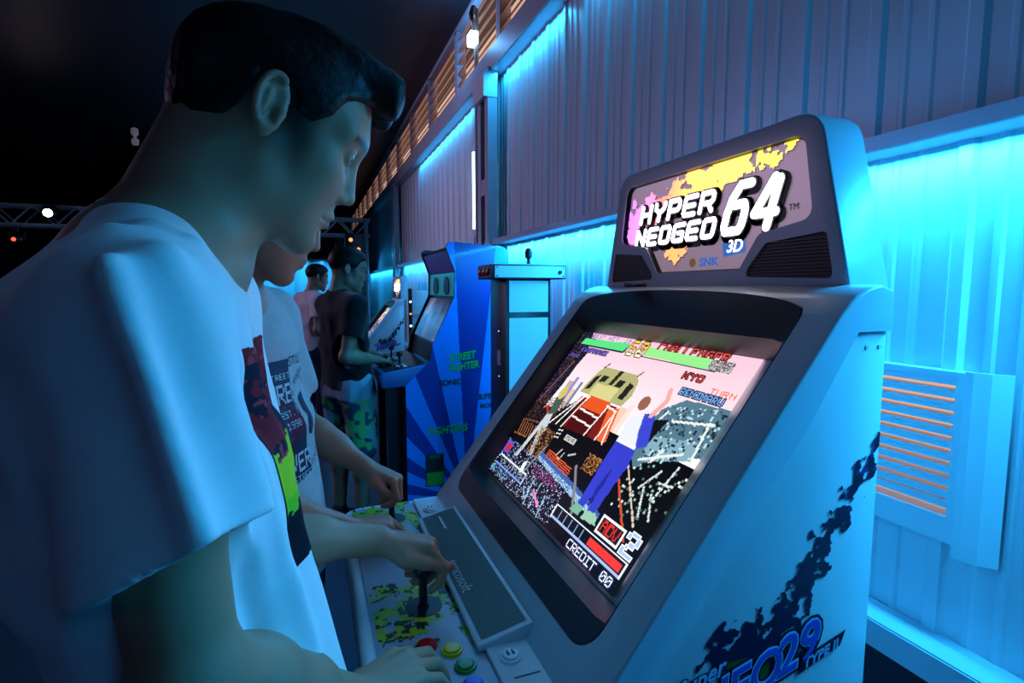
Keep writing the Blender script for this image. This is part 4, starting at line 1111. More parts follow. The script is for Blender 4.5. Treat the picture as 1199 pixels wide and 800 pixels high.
    f((-.100, .56, .03), (-.02, .58, -.40), .014, .013); f((-.115, .53, .0), (-.04, .53, -.40), .014, -.012); f((-.09, .60, -.0), (.0, .625, -.45), .016, -.010); f((-.08, .64, -.05), (.02, .665, -.50), .016, .009); f((-.07, .69, -.1), (.03, .72, -.50), .016, -.007)
    f((-.16, .53, .06), (-.10, .50, -.08), .016, .006); f((-.13, .57, .07), (-.06, .57, -.1), .014, .005); f((-.02, .56, -.3), (.02, .56, -.55), .022, .010); f((-.09, .50, -.2), (-.05, .50, -.5), .02, -.008)
    f((-.2, .5, -.1), (-.12, .49, -.5), .025, .008)
    ts, TV, TQ = cloth(T, .0038 * HS, 't_shirt', M['white_tee'], p, F_, .0035, 5)
    # printed panel on the chest: red over yellow-green over black, small writing under it
    G_ = Raster(110, 190); x, y = G_.x, G_.y; n1 = vnoise(110, 190, 14, 31, 3); n2 = vnoise(110, 190, 6, 32, 2)
    jag = (n2 - .5) * 16
    G_.put(y > 3 + jag * .3, (150, 26, 40)); G_.put((n1 > .52) & (y > 14) & (y < 100), (24, 26, 44)); G_.put((n2 > .66) & (y < 90), (190, 60, 66))
    G_.put(y > 82 + jag, (196, 206, 40)); G_.put(y > 112 + jag, (130, 200, 40)); G_.put((y > 128 + jag * 1.2), (16, 22, 34)); G_.put((y > 126 + jag) & (n1 > .6) & (y < 146), (60, 150, 50)); G_.a &= (y < 168 + (n2 - .5) * 3) & (x > 1)
    G_.text('SUMMER', 34, 174, 7, (60, 70, 100), adv=8, wd=1.1)
    fr = zz((-.04, .712, -.200))
    surf_print('shirt_print', G_, fr, (.10, 1, 0), (-.17, 0, 1), .235, .285, TV, TQ, M['print'], ts)
    cr = SDF(); a_ = L(-.02, 0, -.05) - nb; a_ = a_ / np.linalg.norm(a_); b_ = np.cross(a_, [0, 1, 0]); b_ /= np.linalg.norm(b_); c_ = np.cross(a_, b_)
    cc = nb + [-.024, 0, 0] + a_ * .012
    cr.line([cc + .069 * (math.cos(t) * b_ + math.sin(t) * c_) for t in np.linspace(0, 2 * math.pi, 33)], .0062, .004); V, Q = cr.mesh(.004); np_mesh('collar', V, Q, M['white_tee'], ts)
    # jeans and shoes
    J = SDF(); pel = zz((-.085, .68, -.56)); RB = rot(0, 0)
    hips = [zz((-.085, .59, -.62)), zz((-.085, .77, -.62))]; kn = [zz((-.06, .56, -1.0)), zz((-.07, .80, -1.0))]; an = [zz((-.13, .55, -1.38)), zz((-.12, .82, -1.38))]
    trousers(J, pel, RB, hips, kn, an); cloth(J, .008, 'jeans', M['denim'], p, (), .006, 9)
    for a in an: shoe(a, (1, -.1 if a[1] < .7 else .1), M['shoe'], p)
player_one()

# ---- player two: smaller, grey printed T-shirt, beyond player one
def player_two():
    C = zz((-.078, 1.170, .160)); R = rot(-.06, .42, .0); s = 1.05; skin = np.array([182., 114, 90])
    yaw = -.42; f = np.array([math.cos(yaw), math.sin(yaw), 0]); l = np.array([-math.sin(yaw), math.cos(yaw), 0])
    S = SDF(); L = head(S, C, R, s, jaw=1.12)
    E_ = L(.052, 0, -.060); S.ell(E_, np.array((.036, .052, .042)) * s, R, .03)         # rounder cheeks
    nb = zz((-.150, 1.20, -.005)); S.cone(L(-.028, 0, -.03), nb, .050, .056, .03)
    ch = zz((-.155, 1.215, -.15)); S.ell(ch, (.09, .14, .15), rot(yaw, 0), .06); S.ecyl(zz((-.14, 1.215, -.2)), zz((-.11, 1.22, -.52)), f, (.09, .14), (.095, .15), .05)
    shR, shL = ch + [0, 0, .085] - l * .165, ch + [0, 0, .085] + l * .165
    elR, elL = zz((-.19, 1.02, -.33)), zz((-.035, 1.425, -.335)); wrR, wrL = zz((.062, 1.115, -.490)), zz((.116, 1.330, -.436))
    for sh in (shR, shL): S.cone(nb - [.02, 0, .03], sh, .048, .042, .05)
    limb_arm(S, shR, elR, wrR, .95); limb_arm(S, shL, elL, wrL, .95)
    hand(S, wrL, (.80, -.50, -.30), (-.40, -.80, .15), (.35, .05, .93), [(52, 66, 32), (64, 74, 34), (68, 74, 36), (68, 68, 36)], [(.044, .034, -.016), (.072, .036, -.026), (.094, .026, -.034), (.110, .014, -.038)], .95)
    hand(S, wrR, (.92, .36, -.12), (-.30, .90, -.05), (.10, -.05, .99), [(34, 50, 20), (36, 52, 22), (38, 52, 22), (40, 50, 22)], [(.042, .036, -.018), (.064, .044, -.030), (.084, .040, -.038), (.100, .032, -.042)], .95)
    V, Q = S.mesh(.0036 * HS); V = relax(V, Q, 1, .5); loc = (-.13, 1.21, 0)
    p = np_mesh('person', V, Q, M['skin'], None, head_colour(V, C, R, s, skin)); p.data.transform(Matrix.Translation(-Vector(loc))); p.location = loc
    tag(p, 'boy in grey printed T-shirt at the far controls, face half hidden behind the other player', 'person')
    eyes(C, R, s, p, (1, -.1, -.3))
    H = SDF(); Lr = lambda x, y, z: C + R @ (np.array([x, y, z]) * s)
    H.ell(Lr(-.014, 0, .056), np.array((.104, .082, .088)) * s, R, .02); H.ell(Lr(.03, 0, .068), np.array((.072, .070, .070)) * s, R, .03)
    H.poly2(C, R, np.array([(.10, .078), (.062, .060), (.050, .030), (.030, .0), (.012, .02), (-.010, .042), (-.04, .02), (-.055, -.03), (-.09, -.045), (-.2, -.03), (-.2, .3), (.2, .3), (.2, .09)]) * s, .3 * s, .006)
    V, Q = H.mesh(.0045 * HS); N = normals(V, Q); np_mesh('hair', V + N * ((noise3(V, 120, 4) - .5) * .006)[:, None], Q, M['hair'], p)
    T = SDF(); tc = ch
    T.ecyl(tc + [0, 0, .06], tc + [.02, 0, -.16], f, (.108, .165), (.116, .172), .05, rnd=.03); T.ecyl(tc + [.02, 0, -.12], tc + [.05, 0, -.47], f, (.114, .172), (.122, .188), .05)
    T.ell(tc + [-.005, 0, .045], (.098, .155, .09), rot(yaw, 0), .05)
    for sh in (shR, shL): T.cone(nb - [.035, 0, .01], sh, .066, .058, .05)
    hmR, hmL = shR + (elR - shR) * .68, shL + (elL - shL) * .74
    for sh, hm in ((shR, hmR), (shL, hmL)):
        T.cone(sh, hm, .060, .068, .04); d = (hm - sh) / np.linalg.norm(hm - sh)
        T.cone(hm + d * .055, hm + d * .09, .095, .10, .002, 's'); T.ecyl(hm - d * .08, hm + d * .08, f, (.046, .046), (.062, .062), .004, 's')
    T.cone(nb + [-.022, 0, -.006], L(-.02, 0, -.05), .0605, .063, .006, 's'); T.ecyl(tc + [.045, 0, -.40], tc + [.055, 0, -.52], f, (.105, .17), (.118, .184), .004, 's')
    F_ = []
    for a, b, r, amp in (((-.06, .02, .07), (-.02, .10, -.06), .014, .006), ((.02, .09, .05), (.10, .12, -.35), .02, .006), ((.06, .02, -.05), (.12, .02, -.42), .022, .007), ((.08, -.05, -.1), (.13, -.06, -.42), .02, -.006)):
        F_.append((tc + f * a[0] + l * a[1] + [0, 0, a[2]], tc + f * b[0] + l * b[1] + [0, 0, b[2]], r, amp))
    ts, TV, TQ = cloth(T, .0052 * HS, 't_shirt', M['grey_tee'], p, F_, .004, 15)
    G_ = Raster(150, 180); ink = (40, 50, 66); pale = (200, 204, 208); x, y = G_.x, G_.y; n1 = vnoise(150, 180, 10, 41, 3)
    G_.poly([(4, 6), (62, 6), (66, 150), (4, 168)], (58, 72, 92)); G_.poly([(60, 90), (74, 96), (92, 168), (10, 178), (6, 150)], (44, 54, 74)); G_.put((n1 > .5) & (y > 60) & (y < 150) & (x > 6) & (x < 80) & (x < 66 + (y - 60) * .2), (110, 36, 56))
    G_.text('STYLE', 62, 4, 13, ink, adv=13, wd=2.0); G_.text('VOLUME', 96, 26, 6, ink, adv=7, wd=1.2); G_.text('STREET', 14, 24, 8, pale, adv=8.4, wd=1.3); G_.text('URB', 12, 38, 26, pale, adv=18, wd=3.2)
    G_.text('EST.', 26, 74, 8, pale, adv=8.5, wd=1.4); G_.text('1990', 30, 88, 9, pale, adv=9, wd=1.5)
    G_.poly([(82, 62), (100, 56), (104, 84), (112, 108), (106, 120), (92, 116), (88, 96), (92, 88), (84, 80)], (50, 64, 86))
    for i, chh in enumerate('NEW GENERATION WORLDWIDE'):
        a = math.radians(200 - 0 + i * 11.2); cx, cy = 94 + 46 * math.cos(a) * .92, 96 + 62 * math.sin(a); G_.text(chh, cx - 2.5, cy - 3.5, 7, ink, wd=1.1)
    G_.text('VER', 34, 134, 26, pale, adv=20, wd=3.4); G_.text('STREETWEAR', 40, 164, 9, pale, adv=9.4, wd=1.5)
    surf_print('shirt_print', G_, tc + f * .13 + l * .02 + [0, 0, -.115], l, (-.05, 0, 1), .22, .27, TV, TQ, M['print'], ts, .3)
    J = SDF(); pel = zz((-.11, 1.22, -.55)); RB = rot(yaw, 0)
    hips = [pel - l * .085 - [0, 0, .06], pel + l * .085 - [0, 0, .06]]; kn = [pel - l * .10 + f * .03 - [0, 0, .45], pel + l * .10 + f * .03 - [0, 0, .45]]; an = [k - f * .05 - [0, 0, .38] for k in kn]
    trousers(J, pel, RB, hips, kn, an, w=.92); cloth(J, .010, 'jeans', M['denim'], p, (), .006, 19)
    for a in an: shoe(a, f, M['shoe'], p)
player_two()

# ---- people further down the hall
def bystander(C, hp, yaw, tyaw, nb, ch, pel, shR, shL, elR, elL, wrR, wrL, shirt, label, shorts, h, hands=None, s=1.):
    R = rot(yaw, hp); S = SDF(); L = head(S, C, R, s); RT = rot(tyaw, 0); f, l, u = RT.T
    S.cone(L(-.028, 0, -.03), nb, .052, .058, .03); S.ell(ch, (.085, .14, .15), RT, .05); S.ecyl(ch, pel, f, (.08, .135), (.085, .135), .05)
    for a, b, c in ((shR, elR, wrR), (shL, elL, wrL)): S.cone(nb - [0, 0, .03], a, .05, .045, .05); limb_arm(S, a, b, c, 1.05)
    for i, w in enumerate((wrR, wrL)):
        sd = 1 if i == 0 else -1; X = np.array([math.cos(tyaw), math.sin(tyaw), -.25]) if hands else np.array([f[0] * .3, f[1] * .3, -1.]); Rd = l * sd if hands else f
        hand(S, w, X, Rd, np.array([0, 0, 1.]) if hands else -l * sd, [(28, 45, 20)] * 4, [(.044, .036, -.016), (.068, .044, -.028), (.090, .04, -.036), (.106, .034, -.04)])
    hips = [pel - l * .09 - [0, 0, .06], pel + l * .09 - [0, 0, .06]]; kn = [q + f * .02 - l * .02 * (1 - 2 * i) - [0, 0, .40] for i, q in enumerate(hips)]; an = [np.array([k[0] - f[0] * .03, k[1] - f[1] * .03, .10]) for k in kn]
    if shorts:
        for a, b, c in zip(hips, kn, an): S.cone(a, b, .078, .055, .03); S.cone(b, c, .054, .036, .02); S.sph(b + (c - b) * .3 - f * .012, .052, .03)
    V, Q = S.mesh(h * HS); loc = (float(pel[0]), float(pel[1]), 0.); p = np_mesh('person', relax(V, Q, 1), Q, M['skin'], None, head_colour(V, C, R, s, SKIN * .9)); p.data.transform(Matrix.Translation(-Vector(loc))); p.location = loc
    tag(p, label, 'person')
    H = SDF(); Lr = lambda x, y, z: C + R @ (np.array([x, y, z]) * s)
    H.ell(Lr(-.014, 0, .054), np.array((.103, .081, .088)) * s, R, .02); H.ell(Lr(.03, 0, .064), np.array((.074, .072, .070)) * s, R, .03)
    H.poly2(C, R, np.array([(.10, .080), (.062, .060), (.050, .030), (.030, .005), (.012, .02), (-.010, .042), (-.04, .02), (-.055, -.03), (-.09, -.05), (-.2, -.03), (-.2, .3), (.2, .3), (.2, .09)]) * s, .3 * s, .006)
    V, Q = H.mesh(h); np_mesh('hair', V, Q, M['hair'], p)
    T = SDF(); T.ecyl(ch + u * .07, ch - u * .16, f, (.115, .175), (.118, .172), .05, rnd=.03); T.ecyl(ch - u * .12, pel - u * .06, f, (.117, .172), (.122, .180), .05); T.ell(ch + u * .05, (.105, .165, .09), RT, .05)
    for a, b in ((shR, elR), (shL, elL)):
        T.cone(nb - [0, 0, .02], a, .066, .06, .05); hm = a + (b - a) * .66; d = (b - a) / np.linalg.norm(b - a); T.cone(a, hm, .062, .066, .04); T.cone(hm + d * .055, hm + d * .09, .095, .1, .002, 's')
    T.cone(nb, L(-.02, 0, -.05), .063, .066, .006, 's')
    cloth(T, max(h, .007), 't_shirt', shirt, p, (), .006, 25)
    J = SDF(); trousers(J, pel, RT, hips, [a + (b - a) * .86 for a, b in zip(hips, kn)] if shorts else kn, an, not shorts)
    if shorts:
        for a, b in zip(hips, kn): J.cone(a, a + (b - a) * .92, .095, .085, .04)
        def pc(V): n = noise3(V, 14, 3); n2 = noise3(V, 30, 5); c = np.where(n[:, None] > .52, [60., 78, 100], [150., 166, 186]); return np.where(((n2 > .55) & (V[:, 2] < pel[2] - .12))[:, None], [90., 190, 110], c)
        cloth(J, .009, 'shorts', M['shorts'], p, (), .008, 29, col=pc)
    else: cloth(J, .010, 'trousers', M['denim'], p, (), .007, 29)
    for a in an: shoe(a, f, M['shoe'], p)
    return p
bystander(zz((.215, 3.38, .105)), .16, .05, .55, zz((.165, 3.38, -.035)), zz((.185, 3.37, -.20)), zz((.20, 3.38, -.52)), zz((.245, 3.215, -.095)), zz((.10, 3.50, -.095)), zz((.185, 3.19, -.385)), zz((.17, 3.58, -.36)), zz((.365, 3.30, -.425)), zz((.37, 3.60, -.42)),
          M['black_tee'], 'man in black T-shirt and patterned shorts playing the blue machine', True, .006, True)
bystander(zz((.075, 5.8, .105)), .15, .2, .6, zz((.02, 5.8, -.045)), zz((.02, 5.8, -.21)), zz((.02, 5.8, -.56)), zz((.08, 5.64, -.11)), zz((-.09, 5.93, -.11)), zz((.06, 5.60, -.40)), zz((-.10, 5.98, -.40)), zz((.20, 5.68, -.50)), zz((.12, 6.02, -.50)),
          M['pale_shirt'], 'man in pale shirt and dark trousers standing behind the man in black', False, .008, True)
# ------------------------------------------------------------------ the rest of the hall
M['fight_blue'] = mat('printed_blue_board', (20, 60, 165), .35, attr='Col', coat=.2)
M['fight_dark'] = mat('dark_laminate', (26, 28, 40), .35)
M['fight_cp'] = mat('blue_grey_laminate', (70, 100, 160), .4)
M['dim_screen'] = emit_attr('dim_screen_glow', .55); M['teal'] = mat('teal_panel', (50, 160, 165), .35, emit=(40, 150, 160), estr=.22)
M['purple'] = mat('dim_marquee', (40, 30, 80), .3, emit=(52, 34, 110), estr=.35)
M['lime'] = mat('lime_letters', (40, 200, 60), .4); M['lime_dark'] = mat('dark_green_letters', (14, 70, 40), .4)
M['kiosk'] = mat('white_kiosk_panel', (212, 216, 224), .35); M['curtain'] = mat('pale_curtain', (206, 212, 220), .8, 0, .06, 3.)
M['lamp_warm'] = mat('warm_lamp', (255, 240, 220), .4, emit=(1., .86, .72), estr=14.); M['red_led'] = mat('red_led', (255, 40, 30), .4, emit=(1., .06, .04), estr=3.)
M['blue_led'] = mat('blue_led', (60, 120, 255), .4, emit=(.2, .4, 1.), estr=5.); M['orange_led'] = mat('orange_lamp', (255, 140, 60), .4, emit=(1., .35, .1), estr=1.6)
M['lamp_cold'] = mat('cold_lamp', (220, 245, 255), .4, emit=(.45, .85, 1.), estr=6.)

def fighter():
    ya, yb = 3.1, 3.86; c = empty('arcade_cabinet', (.85, (ya + yb) / 2, 0), 'tall blue sunburst arcade machine with green lettering, played by the man in black', 'arcade cabinet')
    prof = [(1.13, -1.44), (1.13, .215), (1.10, .250), (.77, .270), (.745, .245), (.80, .10), (.795, -.05), (.665, -.32), (.645, -.42), (.50, -.56), (.50, -1.44)]
    P = [(x, ya, z + ZC) for x, z in round_poly(prof, [0, .03, .03, .02, .02, .05, .05, .04, .03, .03, 0], 4)]
    for y in (ya, yb - .02):
        m = MB(); m.prism([(x, y, z) for x, _, z in P], (0, .02, 0)); o = m.build('side_panel', M['fight_dark'], c); o.data.materials[0] = M['fight_dark']
    # sunburst print on the near side
    W, H = 170, 330; G = Raster(W, H); x0, z0, dx, dz = .49, .28, .65, 1.73
    X = x0 + G.x / W * dx; Z = z0 - G.y / H * dz; ins = np.zeros(X.shape, bool)
    for i in range(len(P)):
        xa, za, xb, zb = P[i][0], P[i][2] - ZC, P[(i + 1) % len(P)][0], P[(i + 1) % len(P)][2] - ZC
        if za != zb: ins ^= ((za <= Z) != (zb <= Z)) & (X < (xb - xa) * (Z - za) / (zb - za) + xa)
    an = np.arctan2(Z + 1.28, X - .86); st = np.floor((an / math.pi) * 19 + .25).astype(int) % 2
    G.put(ins, np.where(st[..., None] == 0, [22, 140, 245.], [12, 56, 152.]))
    # box picture low down: plain green field under a dark sky
    G.put(ins & (X > .61) & (X < .72) & (Z < -.98) & (Z > -1.17), (12, 40, 40)); G.put(ins & (X > .615) & (X < .715) & (Z < -1.09) & (Z > -1.165), (40, 170, 50)); G.put(ins & (X > .63) & (X < .70) & (Z < -.985) & (Z > -1.005), (30, 110, 60))
    sp_ = raster_mesh('side_print', G, lambda s, t: np.stack([x0 + s * dx, np.full_like(s, ya - .0008), ZC + z0 - t * dz], 1), M['fight_blue'], c)
    def wr(s, px_, size, mi, sh=.15, sx=1., rise=.12):
        q = MB(); o = px(*px_, y=ya); xd = np.array([1, 0, rise]); text_mb(q, s, size, (o[0], ya - .0012, o[2]), xd, (-rise, 0, 1), .0015, shear=sh, bold=size * .03, mi=0, sx=sx); q.build('lettering', M['lime_dark' if mi else 'lime'], sp_)
    wr('STREET', (526, 424), .060, 0, .2, .82); wr('FIGHTER', (526, 436), .060, 0, .2, .78); wr('SONIC', (514, 452), .046, 1, .1, 1.0, .03); wr('SUPER', (560, 468), .046, 1, .1, .8, .04)
    wr('FIGHTERS', (501, 510), .060, 0, .2, .92, .04); wr('BROS', (562, 478), .036, 1, .1, .8, .04)
    m = MB(); inner = [(1.11, -1.42), (1.11, .21), (.775, .245), (.77, .225), (.82, .10), (.815, -.05), (.69, -.33), (.665, -.44), (.52, -.58), (.52, -1.42)]
    m.prism([(x, ya + .02, z + ZC) for x, z in inner], (0, yb - ya - .04, 0)); m.build('cabinet_body', M['fight_dark'], c)
    def slab(name, a, b, m_, off=.006, y0=ya + .03, y1=yb - .03, par=c):
        a = np.array([a[0], 0, a[1] + ZC]); b = np.array([b[0], 0, b[1] + ZC]); e = b - a; n = np.array([-abs(e[2]), 0, e[0] * (1 if e[2] > 0 else -1)]); n = n / np.linalg.norm(n)
        if n[0] > 0: n = -n
        k = MB(); k.prism([a + [0, y0, 0], b + [0, y0, 0], b + [0, y0, 0] + n * off, a + [0, y0, 0] + n * off], (0, y1 - y0, 0)); return k.build(name, m_, par)
    slab('marquee', (.818, .105), (.772, .225), M['purple'], .012); sp = slab('speaker_panel', (.813, -.045), (.818, .095), M['teal'], .01)
    for yv in (ya + .22, yb - .24):
        k = MB(); k.prism([(.803, yv + .07 * math.cos(t), ZC + .0 + (.075 * math.sin(t) if math.sin(t) > 0 else .04 * math.sin(t))) for t in np.linspace(0, 2 * math.pi, 20, endpoint=False)], (-.006, 0, 0)); k.build('speaker_grille', M['black'], sp)
    G = Raster(60, 44, (30, 24, 40)); n1 = vnoise(60, 44, 16, 61, 3)[..., None]; n2 = vnoise(60, 44, 12, 63, 2)[..., None]
    G.c[:] = np.clip(np.array([40, 34, 60]) + n1 * np.array([150, 110, 70]) * np.clip(n2 * 1.6 - .3, 0, 1) + n2 * np.array([10, 20, 60]), 0, 255)
    a, b = np.array([.688, -.315]), np.array([.806, -.065])
    raster_mesh('screen', G, lambda s, t: np.stack([a[0] + (b[0] - a[0]) * (1 - t) - .008, yb - .07 - s * (yb - ya - .14), ZC + a[1] + (b[1] - a[1]) * (1 - t)], 1), M['dim_screen'], c)
    k = MB(); k.prism([(.64, ya, ZC - .435), (.375, ya, ZC - .478), (.36, ya, ZC - .49), (.37, ya, ZC - .568), (.62, ya, ZC - .555)], (0, yb - ya, 0)); cp_ = k.build('control_panel', M['fight_cp'], c, bevel=.006)
    k = MB(); k.prism([(.62, ya + .015, ZC - .4375), (.39, ya + .015, ZC - .4745), (.39, ya + .015, ZC - .4715), (.62, ya + .015, ZC - .4345)], (0, yb - ya - .03, 0)); k.build('panel_sheet', M['fight_dark'], cp_)
    for yv in (ya + .20, ya + .56):
        k = MB(); z = ZC - .456; k.lathe((.50, yv, z), [(.006, 0), (.006, .045), (.017, .05), (.018, .064), (.010, .076), (.001, .078)], seg=14); k.build('joystick', M['black'], cp_, smooth=True)
        for i in range(6):
            k = MB(); x = .47 + .035 * (i // 3) * 1.0; k.lathe((x, yv - .08 - .035 * (i % 3), ZC - .4735 + (x - .39) * .16), [(.015, 0), (.015, .006), (.011, .010), (.001, .0105)], seg=12); k.build('action_button', M['white' if i % 2 else 'red'], cp_, smooth=True)
    k = MB(); k.box((.40, ya + .12, 0), (.48, ya + .20, ZC - .56)); k.box((.40, yb - .20, 0), (.48, yb - .12, ZC - .56)); 
    for y in (ya + .12, yb - .20):
        k = MB(); k.box((.41, y, 0), (.50, y + .08, ZC - .562)); k.build('support_post', M['fight_dark'], c)
    k = MB(); k.box((.53, ya + .04, 0), (1.10, yb - .04, .06)); k.build('plinth', M['black'], c)
fighter()

def kiosk():
    c = empty('joystick_stand', (.95, 2.43, 0), 'white pedestal with a black edged joystick box on top, between the two cabinets', 'game stand')
    xa, xb, ya, yb, z0, z1 = .765, 1.125, 2.30, 2.53, ZC + .043, ZC + .108
    k = MB(); k.box((xa, ya, z0), (xb, yb, z1)); bx = k.build('joystick_box', M['black'], c, bevel=.003)
    k = MB(); k.box((xa + .010, ya - .003, z0 + .007), (xb - .007, ya, z1 - .006)); fp = k.build('front_plate', M['kiosk'], bx)
    for x, z in ((xa + .02, z0 + .014), (xa + .02, z1 - .013), (xb - .016, z0 + .014), (xb - .016, z1 - .013)):
        k = MB(); k.lathe((x, ya - .003, z), [(.004, 0), (.003, .002)], axis=(0, -1, 0), seg=8); k.build('screw', M['black'], fp)
    k = MB(); k.lathe((xb - .033, ya - .003, (z0 + z1) / 2), [(.009, 0), (.009, .006), (.006, .008)], axis=(0, -1, 0), seg=14); k.build('knob', M['black'], fp, smooth=True)
    k = MB(); k.box((xa - .003, ya + .01, z0 + .007), (xa, yb - .01, z1 - .006)); ep = k.build('end_plate', M['steel_dark'], bx)
    for i in range(3):
        k = MB(); k.lathe((xa - .003, ya + .06 + i * .055, (z0 + z1) / 2), [(.018, 0), (.018, .006), (.012, .010), (.001, .0105)], axis=(-1, 0, 0), seg=16); k.build('action_button', M['red'], ep, smooth=True)
    k = MB(); k.box((xa + .008, ya + .006, z1), (xb - .008, yb - .006, z1 + .003)); k.build('top_plate', M['kiosk'], bx)
    k = MB(); k.lathe((.985, 2.42, z1 + .003), [(.05, 0), (.05, .003), (.012, .005), (.008, .008), (.008, .03), (.016, .036), (.019, .06), (.013, .078), (.001, .080)], seg=18); k.build('joystick', M['black'], bx, smooth=True)
    k = MB(); k.box((.835, 2.33, .03), (1.06, 2.55, ZC + .043)); b = k.build('pedestal', M['black'], c, bevel=.003)
    for a_, z in ((.0, ZC - .115), (1, .06)):
        za, zb = (ZC - .108, ZC + .036) if a_ == 0 else (.06, ZC - .135)
        k = MB(); k.box((.852, 2.324, za), (1.045, 2.332, zb)); k.build('door_panel', M['kiosk'], b)
    for z, nm in ((ZC - .205, 'lock'), (ZC - .42, 'lock')):
        k = MB(); k.lathe((.835, 2.40, z), [(.014, 0), (.014, .008), (.008, .012)], axis=(-1, 0, 0), seg=14); k.build(nm, M['chrome'], b, smooth=True)
    k = MB(); k.box((.829, 2.385, ZC - .36), (.835, 2.43, ZC - .29)); k.build('hinge', M['steel'], b)
    k = MB(); k.box((.80, 2.29, 0), (1.09, 2.58, .03)); k.build('foot_plate', M['steel_dark'], c)
    # a plain white display stand deeper in the hall
    c = empty('display_stand', (.90, 5.05, 0), 'pale lit stand with a dark post, beyond the blue machine by the wall', 'stand')
    k = MB(); k.box((.86, 4.98, .02), (1.06, 5.16, ZC - .02)); k.build('stand_panel', M['kiosk'], c, bevel=.004)
    k = MB(); k.box((.845, 4.96, 0), (.875, 5.0, ZC + .0)); p = k.build('post', M['black'], c)
    k = MB(); k.box((.86, 4.975, ZC - .26), (1.06, 4.981, ZC - .235)); k.build('band', M['steel'], c)
    for i in range(4):
        k = MB(); k.lathe((.860, 4.96, ZC - .12 - i * .11), [(.010, 0), (.008, .006)], axis=(0, -1, 0), seg=8); k.build('indicator', M['orange_led' if i % 2 else 'lamp_cold'], p)
kiosk()

# same kind of white cabinet again, far down the wall
def copy_tree(o, parent=None):
    c = o.copy(); COL.objects.link(c); c.parent = parent
    for ch in list(o.children): copy_tree(ch, c)
    return c
far = copy_tree(cab); far.location = (.745, 6.40, 0); far.scale = (.915,) * 3
far['label'] = 'small white arcade cabinet far down the wall, beyond the blue machine'

# pole with its lamp, LED tube beside the column
pt = px(556, 45, x=1.165); k = MB(); k.tube([(1.175, pt[1], .0), (1.175, pt[1], 3.45)], .017, 12)
po = k.build('conduit_pole', M['steel'], None, smooth=True); tag(po, 'slim upright conduit beside the slotted column, up to the louvers', 'conduit')
k = MB(); k.box((1.12, pt[1] - .05, pt[2] - .05), (1.175, pt[1] + .04, pt[2] + .03)); lp = k.build('wall_lamp', M['lamp_cold']); tag(lp, 'small bright box lamp near the top of the conduit', 'lamp')
k = MB(); k.tube([pt + [-.02, -.02, .10], pt + [-.03, -.03, .15], pt + [-.01, -.01, .20]], .022, 10); k.tube([pt + [-.01, 0, .02], pt + [-.02, -.02, .10]], .008, 8); o = k.build('clamp', M['chrome'], lp, smooth=True)
a, b = px(556, 268, x=1.19), px(556, 178, x=1.19); yv = a[1]
k = MB(); k.tube([(1.19, yv, a[2]), (1.19, yv, b[2])], .016, 12); o = k.build('led_tube', M['led_white'], smooth=True); k = MB(); k.box((1.20, yv - .02, a[2] - .02), (XW, yv + .02, b[2] + .02)); k.build('mounting_channel', M['steel'], o); tag(o, 'upright glowing blue white tube between the conduit and the column', 'led tube')
q = px(557, 285, x=1.19); k = MB(); k.box(q - [.03, .06, .05], (XW, q[1] + .05, q[2] + .045)); o = k.build('junction_box', M['white']); tag(o, 'small white box under the upright glowing tube', 'junction box')
k = MB(); k.box((1.105, 3.50, Z_UP - .17), (1.20, 3.74, Z_UP - .01)); o = k.build('junction_box', M['white']); tag(o, 'pale square box at the top of the slotted column', 'junction box')

